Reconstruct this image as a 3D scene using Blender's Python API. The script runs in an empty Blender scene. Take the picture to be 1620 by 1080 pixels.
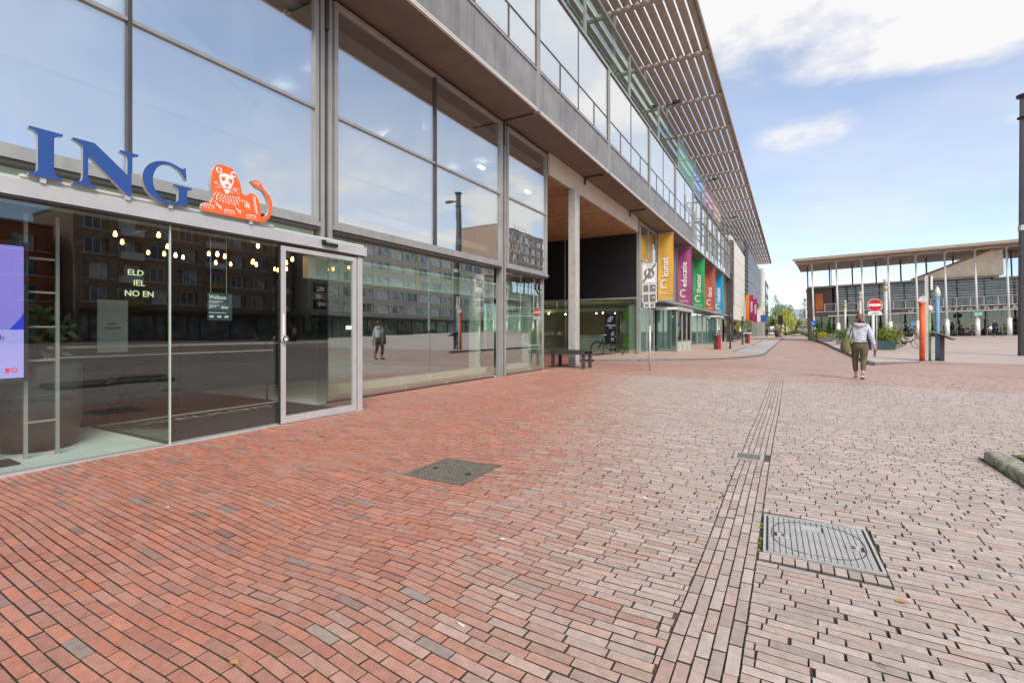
import bpy, math, random
import numpy as np
from mathutils import Vector, Matrix

random.seed(7)
rng = np.random.default_rng(11)
SC = bpy.context.scene
COL = SC.collection
R = math.radians
PI = math.pi

# ------------------------------------------------------------------ camera
cam = bpy.data.cameras.new('camera')
cam.sensor_width = 36.0
cam.lens = 36.0 * 770.0 / 1620.0
cam.shift_y = -16.7 / 1620.0
cam.clip_start = 0.05
cam.clip_end = 4000.0
camo = bpy.data.objects.new('camera', cam)
COL.objects.link(camo)
TH = math.atan(441.3 / 770.0)
CAMH = 1.25
camo.location = (0, 0, CAMH)
camo.rotation_euler = (R(90), 0, TH)
SC.camera = camo

# ------------------------------------------------------------------ world, sun, exposure
SUN_EL, SUN_AZ = R(44), R(132)          # azimuth clockwise from +Y (north)
world = bpy.data.worlds.new('World')
SC.world = world
world.use_nodes = True
wn, wl = world.node_tree.nodes, world.node_tree.links
wn.clear()
w_out = wn.new('ShaderNodeOutputWorld')
w_bg = wn.new('ShaderNodeBackground')
w_bg.inputs['Strength'].default_value = 0.132
sky = wn.new('ShaderNodeTexSky')
sky.sky_type = 'NISHITA'
sky.sun_disc = False
sky.sun_elevation = SUN_EL
sky.sun_rotation = SUN_AZ
sky.air_density = 0.8
sky.dust_density = 0.12
sky.ozone_density = 2.0
tc = wn.new('ShaderNodeTexCoord')
sep = wn.new('ShaderNodeSeparateXYZ')
wl.new(tc.outputs['Generated'], sep.inputs[0])

def wmath(op, a, b=None, c=None):
    n = wn.new('ShaderNodeMath'); n.operation = op
    for i, v in enumerate((a, b, c)):
        if v is None: continue
        if isinstance(v, (int, float)): n.inputs[i].default_value = v
        else: wl.new(v, n.inputs[i])
    return n.outputs[0]

# cloud layer: the view direction met with a flat layer high above the ground
zc = wmath('ADD', wmath('MAXIMUM', sep.outputs['Z'], 0.0), 0.16)
comb = wn.new('ShaderNodeCombineXYZ')
wl.new(wmath('DIVIDE', sep.outputs['X'], zc), comb.inputs[0])
wl.new(wmath('DIVIDE', sep.outputs['Y'], zc), comb.inputs[1])
def wnoise(scale, detail, rough, off=(0, 0, 0)):
    mp = wn.new('ShaderNodeMapping')
    mp.inputs['Location'].default_value = off
    wl.new(comb.outputs[0], mp.inputs['Vector'])
    n = wn.new('ShaderNodeTexNoise')
    n.inputs['Scale'].default_value = scale
    n.inputs['Detail'].default_value = detail
    n.inputs['Roughness'].default_value = rough
    wl.new(mp.outputs[0], n.inputs['Vector'])
    return n.outputs['Fac']
big = wnoise(0.42, 2.0, 0.5, (3.2, 1.7, 0))
fine = wnoise(1.7, 6.0, 0.6, (0.4, 5.1, 0))
veil = wnoise(0.9, 4.0, 0.55, (7.7, 2.1, 0))
cx_, cy_ = wn.new('ShaderNodeSeparateXYZ'), None
wl.new(comb.outputs[0], cx_.inputs[0])
def blob(px, py, ru, rv):
    dx = wmath('DIVIDE', wmath('SUBTRACT', cx_.outputs[0], px), ru)
    dy = wmath('DIVIDE', wmath('SUBTRACT', cx_.outputs[1], py), rv)
    r2 = wmath('ADD', wmath('MULTIPLY', dx, dx), wmath('MULTIPLY', dy, dy))
    return wmath('SUBTRACT', 1.0, r2)
def layer_dir(px, py):
    l = (px - 810) / 770.0; u = (523.3 - py) / 770.0
    s, c = math.sin(TH), math.cos(TH)
    x, y, z = -s + c * l, c + s * l, u
    n = math.sqrt(x * x + y * y + z * z)
    x, y, z = x / n, y / n, z / n
    return x / (z + .16), y / (z + .16)
b1 = layer_dir(1330, -70)
b2 = layer_dir(1245, 236)
b3 = layer_dir(1560, 20)
m = wmath('MAXIMUM', wmath('MULTIPLY', wmath('SUBTRACT', big, 0.60), 6.0), wmath('MULTIPLY', blob(b1[0], b1[1], 0.58, 0.38), 0.9))
m = wmath('MAXIMUM', m, wmath('MULTIPLY', blob(b2[0], b2[1], 0.20, 0.16), 0.5))
m = wmath('MAXIMUM', m, wmath('MULTIPLY', blob(b3[0], b3[1], 0.30, 0.18), 0.8))
m = wmath('MAXIMUM', m, -0.8)
mask = wmath('ADD', wmath('MULTIPLY', m, 0.55), wmath('MULTIPLY', wmath('SUBTRACT', fine, 0.5), 2.4))
ramp = wn.new('ShaderNodeMapRange')
ramp.interpolation_type = 'SMOOTHSTEP'
ramp.inputs['From Min'].default_value = -0.12
ramp.inputs['From Max'].default_value = 0.55
wl.new(mask, ramp.inputs['Value'])
veilr = wn.new('ShaderNodeMapRange')
veilr.inputs['From Min'].default_value = 0.35
veilr.inputs['From Max'].default_value = 0.8
veilr.inputs['To Max'].default_value = 0.5
wl.new(veil, veilr.inputs['Value'])
cov = wmath('MINIMUM', wmath('ADD', wmath('MULTIPLY', ramp.outputs[0], 0.94), wmath('ADD', veilr.outputs[0], 0.26)), 0.97)
cov = wmath('MULTIPLY', cov, wmath('MINIMUM', wmath('MULTIPLY', wmath('MAXIMUM', sep.outputs['Z'], 0.0), 7.0), 1.0))
wmix = wn.new('ShaderNodeMix'); wmix.data_type = 'RGBA'
wl.new(cov, wmix.inputs['Factor'])
wl.new(sky.outputs[0], wmix.inputs[6])
wmix.inputs[7].default_value = (4.1, 4.02, 4.0, 1)
wl.new(wmix.outputs[2], w_bg.inputs['Color'])
wl.new(w_bg.outputs[0], w_out.inputs[0])

sun = bpy.data.lights.new('sun', 'SUN')
sun.energy = 2.2
sun.angle = R(32)
sun.color = (1.0, 0.94, 0.86)
suno = bpy.data.objects.new('sun', sun)
COL.objects.link(suno)
sdir = Vector((math.sin(SUN_AZ) * math.cos(SUN_EL), math.cos(SUN_AZ) * math.cos(SUN_EL), math.sin(SUN_EL)))
suno.rotation_euler = sdir.to_track_quat('Z', 'Y').to_euler()
suno.location = (20, -20, 40)

vs = SC.view_settings
vs.view_transform = 'Standard'
vs.look = 'None'
vs.exposure = 0.86
vs.gamma = 1.0
vs.use_curve_mapping = False
SC.cycles.use_denoising = True
SC.cycles.max_bounces = 10
SC.cycles.transparent_max_bounces = 24
SC.cycles.glossy_bounces = 5

# ------------------------------------------------------------------ helpers
class MB:
    """collects faces, then links them as ONE mesh object"""
    def __init__(self): self.v, self.f, self.s = [], [], []
    def add(self, vs, fs, smooth=False):
        o = len(self.v); self.v += [tuple(p) for p in vs]
        for f in fs: self.f.append(tuple(i + o for i in f)); self.s.append(smooth)
        return self
    def box(self, x0, x1, y0, y1, z0, z1):
        vs = [(x, y, z) for z in (z0, z1) for y in (y0, y1) for x in (x0, x1)]
        return self.add(vs, [(0, 2, 3, 1), (4, 5, 7, 6), (0, 1, 5, 4), (2, 6, 7, 3), (0, 4, 6, 2), (1, 3, 7, 5)])
    def obox(self, p, q, w, h, up=(0, 0, 1)):
        """bar from p to q with section w (sideways) x h (towards up)"""
        p, q = Vector(p), Vector(q); d = (q - p).normalized(); up = Vector(up)
        sd = d.cross(up)
        if sd.length < 1e-4: sd = d.cross(Vector((0, 1, 0)))
        sd.normalize(); u = sd.cross(d).normalized()
        vs = [e + sd * a * w / 2 + u * b * h / 2 for e in (p, q) for a, b in ((-1, -1), (1, -1), (1, 1), (-1, 1))]
        return self.add(vs, [(3, 2, 1, 0), (4, 5, 6, 7), (0, 1, 5, 4), (1, 2, 6, 5), (2, 3, 7, 6), (3, 0, 4, 7)])
    def tube(self, pts, rad, n=8, caps=True, squash=None):
        """rad: number or list; squash=(axis vector, factor) flattens the section"""
        pts = [Vector(p) for p in pts]
        if isinstance(rad, (int, float)): rad = [rad] * len(pts)
        o = []; prev = None
        for i, p in enumerate(pts):
            a = pts[max(0, i - 1)]; b = pts[min(len(pts) - 1, i + 1)]
            d = (b - a).normalized()
            if prev is None:
                ref = Vector((0, 0, 1)) if abs(d.z) < .9 else Vector((1, 0, 0))
                sx = d.cross(ref).normalized()
            else:
                sx = (prev - d * prev.dot(d)).normalized()
            prev = sx; sy = d.cross(sx)
            for k in range(n):
                t = 2 * PI * k / n
                o.append(p + (sx * math.cos(t) + sy * math.sin(t)) * rad[i])
        fs = []
        for i in range(len(pts) - 1):
            for k in range(n):
                fs.append((i * n + k, i * n + (k + 1) % n, (i + 1) * n + (k + 1) % n, (i + 1) * n + k))
        self.add(o, fs, True)
        if caps:
            m0 = len(self.v) - len(o)
            self.f.append(tuple(m0 + k for k in reversed(range(n)))); self.s.append(False)
            e = m0 + (len(pts) - 1) * n
            self.f.append(tuple(e + k for k in range(n))); self.s.append(False)
        return self
    def cyl(self, x, y, z0, z1, r0, r1=None, n=12):
        return self.tube([(x, y, z0), (x, y, z1)], [r0, r0 if r1 is None else r1], n)
    def lathe(self, x, y, prof, n=14):
        return self.tube([(x, y, z) for r, z in prof], [r for r, z in prof], n)
    def ring(self, c, ex, ey, r, t, n=20, m=6):
        """torus round c in the plane ex, ey"""
        c, ex, ey = Vector(c), Vector(ex), Vector(ey); ez = ex.cross(ey)
        vs = []
        for i in range(n):
            a = 2 * PI * i / n; d = ex * math.cos(a) + ey * math.sin(a)
            for j in range(m):
                b = 2 * PI * j / m
                vs.append(c + d * (r + t * math.cos(b)) + ez * t * math.sin(b))
        fs = [(i * m + j, ((i + 1) % n) * m + j, ((i + 1) % n) * m + (j + 1) % m, i * m + (j + 1) % m) for i in range(n) for j in range(m)]
        return self.add(vs, fs, True)
    def ball(self, c, rx, ry=None, rz=None, n=12, m=8, jit=0.0):
        ry = ry or rx; rz = rz or rx; c = Vector(c); vs = []
        for i in range(m + 1):
            t = PI * i / m
            for k in range(n):
                a = 2 * PI * k / n; q = 1 + (random.uniform(-jit, jit) if jit else 0)
                vs.append(c + Vector((rx * math.sin(t) * math.cos(a) * q, ry * math.sin(t) * math.sin(a) * q, rz * math.cos(t) * q)))
        fs = [(i * n + k, (i + 1) * n + k, (i + 1) * n + (k + 1) % n, i * n + (k + 1) % n) for i in range(m) for k in range(n)]
        return self.add(vs, fs, True)
    def prism(self, poly, org, ex, ey, t):
        """outline in the plane (ex, ey) at org, thickness t towards ex x ey"""
        org, ex, ey = Vector(org), Vector(ex), Vector(ey); ez = ex.cross(ey)
        n = len(poly)
        a = sum(poly[i][0] * poly[(i + 1) % n][1] - poly[(i + 1) % n][0] * poly[i][1] for i in range(n))
        if a < 0: poly = poly[::-1]
        vs = [org + ex * p[0] + ey * p[1] for p in poly] + [org + ex * p[0] + ey * p[1] + ez * t for p in poly]
        fs = [tuple(reversed(range(n))), tuple(range(n, 2 * n))] + [(i, (i + 1) % n, n + (i + 1) % n, n + i) for i in range(n)]
        return self.add(vs, fs)
    def mesh(self, name, m):
        me = bpy.data.meshes.new(name)
        me.from_pydata(self.v, [], self.f)
        if any(self.s): me.polygons.foreach_set('use_smooth', self.s)
        if m: me.materials.append(m)
        me.update()
        return me
    def build(self, name, m, parent=None):
        return link(name, self.mesh(name, m), parent)

def link(name, me, parent=None):
    o = bpy.data.objects.new(name, me)
    COL.objects.link(o)
    if parent is not None:
        o.parent = parent
        o.matrix_parent_inverse = wmat(parent).inverted()
    return o
def wmat(o):
    m = Matrix.LocRotScale(o.location, o.rotation_euler, o.scale)
    return m if o.parent is None else wmat(o.parent) @ o.matrix_parent_inverse @ m
def tag(o, label=None, cat=None, group=None, kind=None):
    if label: o['label'] = label
    if cat: o['category'] = cat
    if group: o['group'] = group
    if kind: o['kind'] = kind
    return o
def thing(name, label, cat, loc=(0, 0, 0), group=None, rz=0.0):
    o = bpy.data.objects.new(name, None)
    o.empty_display_size = .2
    COL.objects.link(o)
    o.location = loc; o.rotation_euler = (0, 0, rz)
    return tag(o, label, cat, group)
def part(name, parent, m, fn):
    b = MB(); fn(b); return b.build(name, m, parent)
def boxpart(name, parent, m, *b):
    return MB().box(*b).build(name, m, parent)
def local(name, parent, m, b):
    """a part modelled in its parent's own coordinates"""
    o = bpy.data.objects.new(name, b.mesh(name, m) if isinstance(b, MB) else b)
    COL.objects.link(o); o.parent = parent
    return o
def copy_tree(o, loc=None, rz=None, label=None, parent=None):
    c = o.copy(); COL.objects.link(c)
    if parent is not None: c.parent = parent
    if loc is not None: c.location = loc
    if rz is not None: c.rotation_euler = (c.rotation_euler[0], c.rotation_euler[1], rz)
    if label: c['label'] = label
    for ch in list(o.children): copy_tree(ch, parent=c)
    return c

ORD = ['first', 'second', 'third', 'fourth', 'fifth', 'sixth', 'seventh', 'eighth', 'ninth', 'tenth', 'eleventh', 'twelfth', 'thirteenth', 'fourteenth', 'fifteenth', 'sixteenth', 'seventeenth', 'eighteenth', 'nineteenth', 'twentieth', 'twenty first', 'twenty second', 'twenty third', 'twenty fourth', 'twenty fifth', 'twenty sixth']
def by_view(pts): return sorted(pts, key=lambda q: (math.cos(TH) * q[0] + math.sin(TH) * q[1]) / (-math.sin(TH) * q[0] + math.cos(TH) * q[1]))

# ------------------------------------------------------------------ materials
def _new(name):
    m = bpy.data.materials.new(name); m.use_nodes = True
    nt = m.node_tree; nt.nodes.clear()
    return m, nt.nodes, nt.links
def mat(name, col, rough=.6, metal=0.0, var=.12, scale=6.0, bump=0.0, bscale=40.0, spec=.5, stain=0.0, col2=None, emit=None, estr=0.0):
    m, n, l = _new(name)
    out = n.new('ShaderNodeOutputMaterial'); b = n.new('ShaderNodeBsdfPrincipled')
    l.new(b.outputs[0], out.inputs[0])
    tcn = n.new('ShaderNodeTexCoord')
    no = n.new('ShaderNodeTexNoise'); no.inputs['Scale'].default_value = scale; no.inputs['Detail'].default_value = 5
    l.new(tcn.outputs['Object'], no.inputs['Vector'])
    mx = n.new('ShaderNodeMix'); mx.data_type = 'RGBA'
    c2 = col2 or tuple(c * (1 - var * 1.6) for c in col)
    mx.inputs[6].default_value = (*[min(1, c * (1 + var)) for c in col], 1)
    mx.inputs[7].default_value = (*c2, 1)
    mr = n.new('ShaderNodeMapRange'); mr.inputs['From Min'].default_value = .3; mr.inputs['From Max'].default_value = .7
    l.new(no.outputs['Fac'], mr.inputs['Value']); l.new(mr.outputs[0], mx.inputs['Factor'])
    src = mx.outputs[2]
    if stain:
        s2 = n.new('ShaderNodeTexNoise'); s2.inputs['Scale'].default_value = 2.0; s2.inputs['Detail'].default_value = 7
        mp = n.new('ShaderNodeMapping'); mp.inputs['Scale'].default_value = (4, 4, .35)
        l.new(tcn.outputs['Object'], mp.inputs['Vector']); l.new(mp.outputs[0], s2.inputs['Vector'])
        r2 = n.new('ShaderNodeMapRange'); r2.inputs['From Min'].default_value = .48; r2.inputs['From Max'].default_value = .75; r2.inputs['To Max'].default_value = stain
        l.new(s2.outputs['Fac'], r2.inputs['Value'])
        m2 = n.new('ShaderNodeMix'); m2.data_type = 'RGBA'
        l.new(r2.outputs[0], m2.inputs['Factor']); l.new(src, m2.inputs[6])
        m2.inputs[7].default_value = (*[c * .45 for c in col], 1)
        src = m2.outputs[2]
    l.new(src, b.inputs['Base Color'])
    b.inputs['Roughness'].default_value = rough
    b.inputs['Metallic'].default_value = metal
    b.inputs['Specular IOR Level'].default_value = spec
    if bump:
        bn = n.new('ShaderNodeTexNoise'); bn.inputs['Scale'].default_value = bscale; bn.inputs['Detail'].default_value = 4
        l.new(tcn.outputs['Object'], bn.inputs['Vector'])
        bp = n.new('ShaderNodeBump'); bp.inputs['Strength'].default_value = bump; bp.inputs['Distance'].default_value = .01
        l.new(bn.outputs['Fac'], bp.inputs['Height']); l.new(bp.outputs[0], b.inputs['Normal'])
    if emit:
        b.inputs['Emission Color'].default_value = (*emit, 1); b.inputs['Emission Strength'].default_value = estr
    return m
def glass(name, tint, refl, wob=.02, gloss=(.97, .98, .98), body=None, bodyfac=0.0):
    """window glass: clear tinted body with a coated, slightly uneven mirror face"""
    m, n, l = _new(name)
    out = n.new('ShaderNodeOutputMaterial')
    tr = n.new('ShaderNodeBsdfTransparent'); tr.inputs[0].default_value = (*tint, 1)
    gl = n.new('ShaderNodeBsdfGlossy'); gl.inputs['Color'].default_value = (*gloss, 1); gl.inputs['Roughness'].default_value = 0.004
    lw = n.new('ShaderNodeLayerWeight'); lw.inputs['Blend'].default_value = .5
    pw = n.new('ShaderNodeMath'); pw.operation = 'POWER'; l.new(lw.outputs['Facing'], pw.inputs[0]); pw.inputs[1].default_value = 5
    ad = n.new('ShaderNodeMath'); ad.operation = 'MULTIPLY_ADD'; ad.use_clamp = True
    r0 = refl + (1 - refl) * .04
    l.new(pw.outputs[0], ad.inputs[0]); ad.inputs[1].default_value = 1 - r0; ad.inputs[2].default_value = r0
    tcn = n.new('ShaderNodeTexCoord'); no = n.new('ShaderNodeTexNoise'); no.inputs['Scale'].default_value = .8; no.inputs['Detail'].default_value = 2
    l.new(tcn.outputs['Object'], no.inputs['Vector'])
    bp = n.new('ShaderNodeBump'); bp.inputs['Strength'].default_value = wob; bp.inputs['Distance'].default_value = .05
    l.new(no.outputs['Fac'], bp.inputs['Height']); l.new(bp.outputs[0], gl.inputs['Normal'])
    first = tr.outputs[0]
    if body:
        df = n.new('ShaderNodeBsdfPrincipled'); df.inputs['Base Color'].default_value = (*body, 1); df.inputs['Roughness'].default_value = .4
        m0 = n.new('ShaderNodeMixShader'); m0.inputs[0].default_value = bodyfac
        l.new(tr.outputs[0], m0.inputs[1]); l.new(df.outputs[0], m0.inputs[2]); first = m0.outputs[0]
    mx = n.new('ShaderNodeMixShader')
    l.new(ad.outputs[0], mx.inputs[0]); l.new(first, mx.inputs[1]); l.new(gl.outputs[0], mx.inputs[2])
    l.new(mx.outputs[0], out.inputs[0])
    return m
def emit_mat(name, col, strength):
    m, n, l = _new(name)
    out = n.new('ShaderNodeOutputMaterial'); e = n.new('ShaderNodeEmission')
    e.inputs[0].default_value = (*col, 1); e.inputs[1].default_value = strength
    l.new(e.outputs[0], out.inputs[0])
    return m

M = {}
M['taupe'] = mat('warm_grey_aluminium', (.345, .333, .315), .42, .2, .07, 3, stain=.3)
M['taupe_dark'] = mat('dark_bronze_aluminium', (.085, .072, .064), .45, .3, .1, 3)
M['alu'] = mat('natural_aluminium', (.52, .51, .495), .38, .2, .05, 3, stain=.15)
M['trim'] = mat('pale_trim', (.60, .55, .50), .45, .1, .05, 4)
M['zinc'] = mat('zinc_panel', (.26, .25, .237), .5, .15, .14, 1.6, stain=.5)
M['soffit'] = mat('brown_soffit', (.155, .105, .075), .55, 0, .1, 1.2)
M['slat'] = mat('taupe_sunshade', (.37, .29, .235), .5, .1, .10, 2)
M['steel'] = mat('pale_steel', (.52, .49, .455), .45, .15, .08, 5, stain=.35)
M['ledgepaint'] = mat('pale_ledge_paint', (.80, .86, .74), .5, 0, .03, 2)
M['gallery'] = mat('grey_green_gallery_steel', (.17, .165, .15), .5, .2, .1, 4)
M['black'] = mat('black_panel', (.010, .010, .012), .5, 0, .2, 2)
M['darkmetal'] = mat('dark_grey_steel', (.075, .072, .07), .45, .4, .15, 8, stain=.3)
M['rubber'] = mat('black_rubber', (.015, .015, .016), .8)
M['frost'] = mat('pale_green_panel', (.48, .53, .46), .35, 0, .04, 2)
M['greenwhite'] = mat('pale_green_ledge', (.62, .70, .58), .5, 0, .04, 2)
M['woodceil'] = mat('warm_wood_ceiling', (.42, .23, .12), .6, 0, .18, 3, bump=.2)
M['fascia'] = mat('beige_fascia', (.62, .50, .40), .5, 0, .05, 1.5)
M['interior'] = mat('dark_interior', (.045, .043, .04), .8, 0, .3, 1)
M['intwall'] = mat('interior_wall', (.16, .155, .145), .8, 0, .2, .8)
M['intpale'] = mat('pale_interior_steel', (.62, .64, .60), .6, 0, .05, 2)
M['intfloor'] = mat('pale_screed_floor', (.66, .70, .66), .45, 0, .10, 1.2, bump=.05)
M['mat_'] = mat('charcoal_floor_mat', (.035, .035, .037), .95, 0, .2, 30, bump=.3, bscale=300)
M['white'] = mat('white_paint', (.78, .77, .74), .45, 0, .04, 4)
M['g_upper'] = glass('upper_window_glass', (.92, .955, .96), .52, .03)
M['g_shop'] = glass('shop_window_glass', (.90, .975, .93), .33, .03)
M['g_door'] = glass('door_glass', (.93, .975, .95), .03, .02)
M['g_top'] = glass('third_floor_glass', (.60, .66, .64), .30, .02, body=(.74, .78, .74), bodyfac=.8)
M['g_screen'] = glass('green_screen_glass', (.70, .86, .80), .12, .01)
M['blue'] = mat('blue_letter_paint', (.022, .075, .27), .35, 0, .04, 4)
M['orange'] = mat('orange_emblem_paint', (.85, .135, .02), .4, 0, .03, 4)
M['letterside'] = mat('letter_return_grey', (.42, .41, .40), .4, .2, .05, 4)
M['emblemwhite'] = mat('emblem_white', (.80, .76, .72), .5, 0, .02, 4)
M['bulb'] = emit_mat('warm_bulb', (1.0, .42, .10), 14)
M['spot'] = emit_mat('warm_spot_bulb', (1.0, .66, .30), 45)
M['lamp_soft'] = emit_mat('soft_warm_lamp', (1.0, .66, .32), 2.4)
M['signlit'] = emit_mat('lit_letters', (1.0, .93, .55), .8)
M['stone'] = mat('mossy_kerb_stone', (.36, .34, .29), .9, 0, .25, 14, bump=1.0, bscale=60, col2=(.17, .165, .10))
M['kerb'] = mat('grey_kerb_concrete', (.17, .158, .148), .8, 0, .15, 6, bump=.3)
M['moss'] = mat('moss', (.14, .20, .03), .95, 0, .4, 25, bump=.5)
M['cast'] = mat('cast_iron', (.31, .27, .22), .45, .5, .15, 12)
M['castdark'] = mat('cast_iron_recess', (.062, .052, .044), .7, .3, .15, 12)
M['galv'] = mat('galvanised_cover', (.50, .48, .45), .42, .25, .08, 10)

# ================================================================== THE GROUND
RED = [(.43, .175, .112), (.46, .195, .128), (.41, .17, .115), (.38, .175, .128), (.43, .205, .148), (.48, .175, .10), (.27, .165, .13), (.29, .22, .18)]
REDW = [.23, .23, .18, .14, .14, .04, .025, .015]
GRY = [(.50, .405, .345), (.46, .365, .305), (.45, .375, .325), (.53, .435, .375), (.41, .325, .275), (.48, .355, .29)]  # greyed brick tones that carry the painted sky sheen, also mixed into the road
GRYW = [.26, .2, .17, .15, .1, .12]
def smooth(a, b, x):
    t = np.clip((x - a) / (b - a), 0, 1); return t * t * (3 - 2 * t)

def brick_sheet_mat(name, c1, c2, mortar, bw=.182, rh=.0535, rot=0.0, patch=None, spec=.5, rough=.55):
    m, n, l = _new(name)
    out = n.new('ShaderNodeOutputMaterial'); b = n.new('ShaderNodeBsdfPrincipled'); l.new(b.outputs[0], out.inputs[0])
    tcn = n.new('ShaderNodeTexCoord'); mp = n.new('ShaderNodeMapping'); mp.inputs['Rotation'].default_value = (0, 0, rot)
    l.new(tcn.outputs['Object'], mp.inputs['Vector'])
    # courses wander a little
    nz = n.new('ShaderNodeTexNoise'); nz.inputs['Scale'].default_value = .7; nz.inputs['Detail'].default_value = 1
    l.new(tcn.outputs['Object'], nz.inputs['Vector'])
    va = n.new('ShaderNodeVectorMath'); va.operation = 'MULTIPLY_ADD'; va.inputs[1].default_value = (.25, .25, 0)
    l.new(nz.outputs['Color'], va.inputs[0]); l.new(mp.outputs[0], va.inputs[2])
    br = n.new('ShaderNodeTexBrick'); br.inputs['Scale'].default_value = 1
    br.inputs['Brick Width'].default_value = bw; br.inputs['Row Height'].default_value = rh
    br.inputs['Mortar Size'].default_value = .0035; br.inputs['Mortar Smooth'].default_value = .2
    br.inputs['Color1'].default_value = (*c1, 1); br.inputs['Color2'].default_value = (*c2, 1); br.inputs['Mortar'].default_value = (*mortar, 1)
    l.new(va.outputs[0], br.inputs['Vector'])
    n2 = n.new('ShaderNodeTexNoise'); n2.inputs['Scale'].default_value = .35; n2.inputs['Detail'].default_value = 6; n2.inputs['Roughness'].default_value = .65
    l.new(tcn.outputs['Object'], n2.inputs['Vector'])
    mr = n.new('ShaderNodeMapRange'); mr.inputs['From Min'].default_value = .35; mr.inputs['From Max'].default_value = .68
    l.new(n2.outputs['Fac'], mr.inputs['Value'])
    mx = n.new('ShaderNodeMix'); mx.data_type = 'RGBA'; mx.blend_type = 'MULTIPLY'
    p = patch or (.80, .78, .76)
    mx.inputs[7].default_value = (*p, 1)
    l.new(mr.outputs[0], mx.inputs['Factor']); l.new(br.outputs['Color'], mx.inputs[6]); l.new(mx.outputs[2], b.inputs['Base Color'])
    b.inputs['Roughness'].default_value = rough; b.inputs['Specular IOR Level'].default_value = spec
    bp = n.new('ShaderNodeBump'); bp.inputs['Strength'].default_value = .5; bp.inputs['Distance'].default_value = .006; bp.invert = True
    l.new(br.outputs['Fac'], bp.inputs['Height']); l.new(bp.outputs[0], b.inputs['Normal'])
    return m
def brick_mat(name, obj_color):
    m, n, l = _new(name)
    out = n.new('ShaderNodeOutputMaterial'); b = n.new('ShaderNodeBsdfPrincipled'); l.new(b.outputs[0], out.inputs[0])
    if obj_color:
        s = n.new('ShaderNodeObjectInfo').outputs['Color']
    else:
        at = n.new('ShaderNodeAttribute'); at.attribute_name = 'tone'; s = at.outputs['Color']
    geo = n.new('ShaderNodeNewGeometry')
    no = n.new('ShaderNodeTexNoise'); no.inputs['Scale'].default_value = 26; no.inputs['Detail'].default_value = 6; no.inputs['Roughness'].default_value = .7
    l.new(geo.outputs['Position'], no.inputs['Vector'])
    mr = n.new('ShaderNodeMapRange'); mr.inputs['From Min'].default_value = .3; mr.inputs['From Max'].default_value = .72; mr.inputs['To Min'].default_value = 1.14; mr.inputs['To Max'].default_value = .74
    l.new(no.outputs['Fac'], mr.inputs['Value'])
    fi = n.new('ShaderNodeTexNoise'); fi.inputs['Scale'].default_value = 420; fi.inputs['Detail'].default_value = 2
    l.new(geo.outputs['Position'], fi.inputs['Vector'])
    m2 = n.new('ShaderNodeMath'); m2.operation = 'MULTIPLY_ADD'; m2.inputs[1].default_value = .5; m2.inputs[2].default_value = .75
    l.new(fi.outputs['Fac'], m2.inputs[0])
    m3 = n.new('ShaderNodeMath'); m3.operation = 'MULTIPLY'; l.new(mr.outputs[0], m3.inputs[0]); l.new(m2.outputs[0], m3.inputs[1])
    mx = n.new('ShaderNodeMix'); mx.data_type = 'RGBA'; mx.blend_type = 'MULTIPLY'; mx.inputs['Factor'].default_value = 1
    l.new(s, mx.inputs[6]); l.new(m3.outputs[0], mx.inputs[7])
    # pale dust and scuffs
    du = n.new('ShaderNodeTexNoise'); du.inputs['Scale'].default_value = 1.1; du.inputs['Detail'].default_value = 8; du.inputs['Roughness'].default_value = .7
    l.new(geo.outputs['Position'], du.inputs['Vector'])
    dr = n.new('ShaderNodeMapRange'); dr.inputs['From Min'].default_value = .5; dr.inputs['From Max'].default_value = .75; dr.inputs['To Max'].default_value = .38
    l.new(du.outputs['Fac'], dr.inputs['Value'])
    m4 = n.new('ShaderNodeMix'); m4.data_type = 'RGBA'; m4.inputs[7].default_value = (.40, .30, .25, 1)
    l.new(dr.outputs[0], m4.inputs['Factor']); l.new(mx.outputs[2], m4.inputs[6])
    # old gum and grease spots
    vo = n.new('ShaderNodeTexVoronoi'); vo.inputs['Scale'].default_value = 2.6
    l.new(geo.outputs['Position'], vo.inputs['Vector'])
    vr = n.new('ShaderNodeMapRange'); vr.inputs['From Min'].default_value = .035; vr.inputs['From Max'].default_value = .055; vr.inputs['To Min'].default_value = .55; vr.inputs['To Max'].default_value = 0
    l.new(vo.outputs['Distance'], vr.inputs['Value'])
    m5 = n.new('ShaderNodeMix'); m5.data_type = 'RGBA'; m5.inputs[7].default_value = (.10, .085, .075, 1)
    l.new(vr.outputs[0], m5.inputs['Factor']); l.new(m4.outputs[2], m5.inputs[6])
    l.new(m5.outputs[2], b.inputs['Base Color'])
    rr = n.new('ShaderNodeMapRange'); rr.inputs['To Min'].default_value = .42; rr.inputs['To Max'].default_value = .68
    l.new(no.outputs['Fac'], rr.inputs['Value']); l.new(rr.outputs[0], b.inputs['Roughness'])
    b.inputs['Specular IOR Level'].default_value = .55
    bp = n.new('ShaderNodeBump'); bp.inputs['Strength'].default_value = .25; bp.inputs['Distance'].default_value = .002
    l.new(fi.outputs['Fac'], bp.inputs['Height']); l.new(bp.outputs[0], b.inputs['Normal'])
    return m
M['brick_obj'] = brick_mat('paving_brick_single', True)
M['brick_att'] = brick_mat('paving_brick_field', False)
M['joint'] = mat('joint_sand', (.10, .076, .056), .95, 0, .35, 30, bump=.6, bscale=200, col2=(.055, .052, .028))
M['pav_far'] = brick_sheet_mat('plaza_brick_paving', (.49, .37, .315), (.43, .32, .27), (.13, .105, .085))
M['road_far'] = brick_sheet_mat('road_brick_paving', (.49, .33, .265), (.42, .275, .22), (.15, .11, .09), patch=(.86, .82, .80))
M['walk'] = brick_sheet_mat('sidewalk_brick_paving', (.54, .385, .305), (.48, .335, .265), (.2, .155, .125), rot=R(90), patch=(.9, .92, .94))
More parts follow.
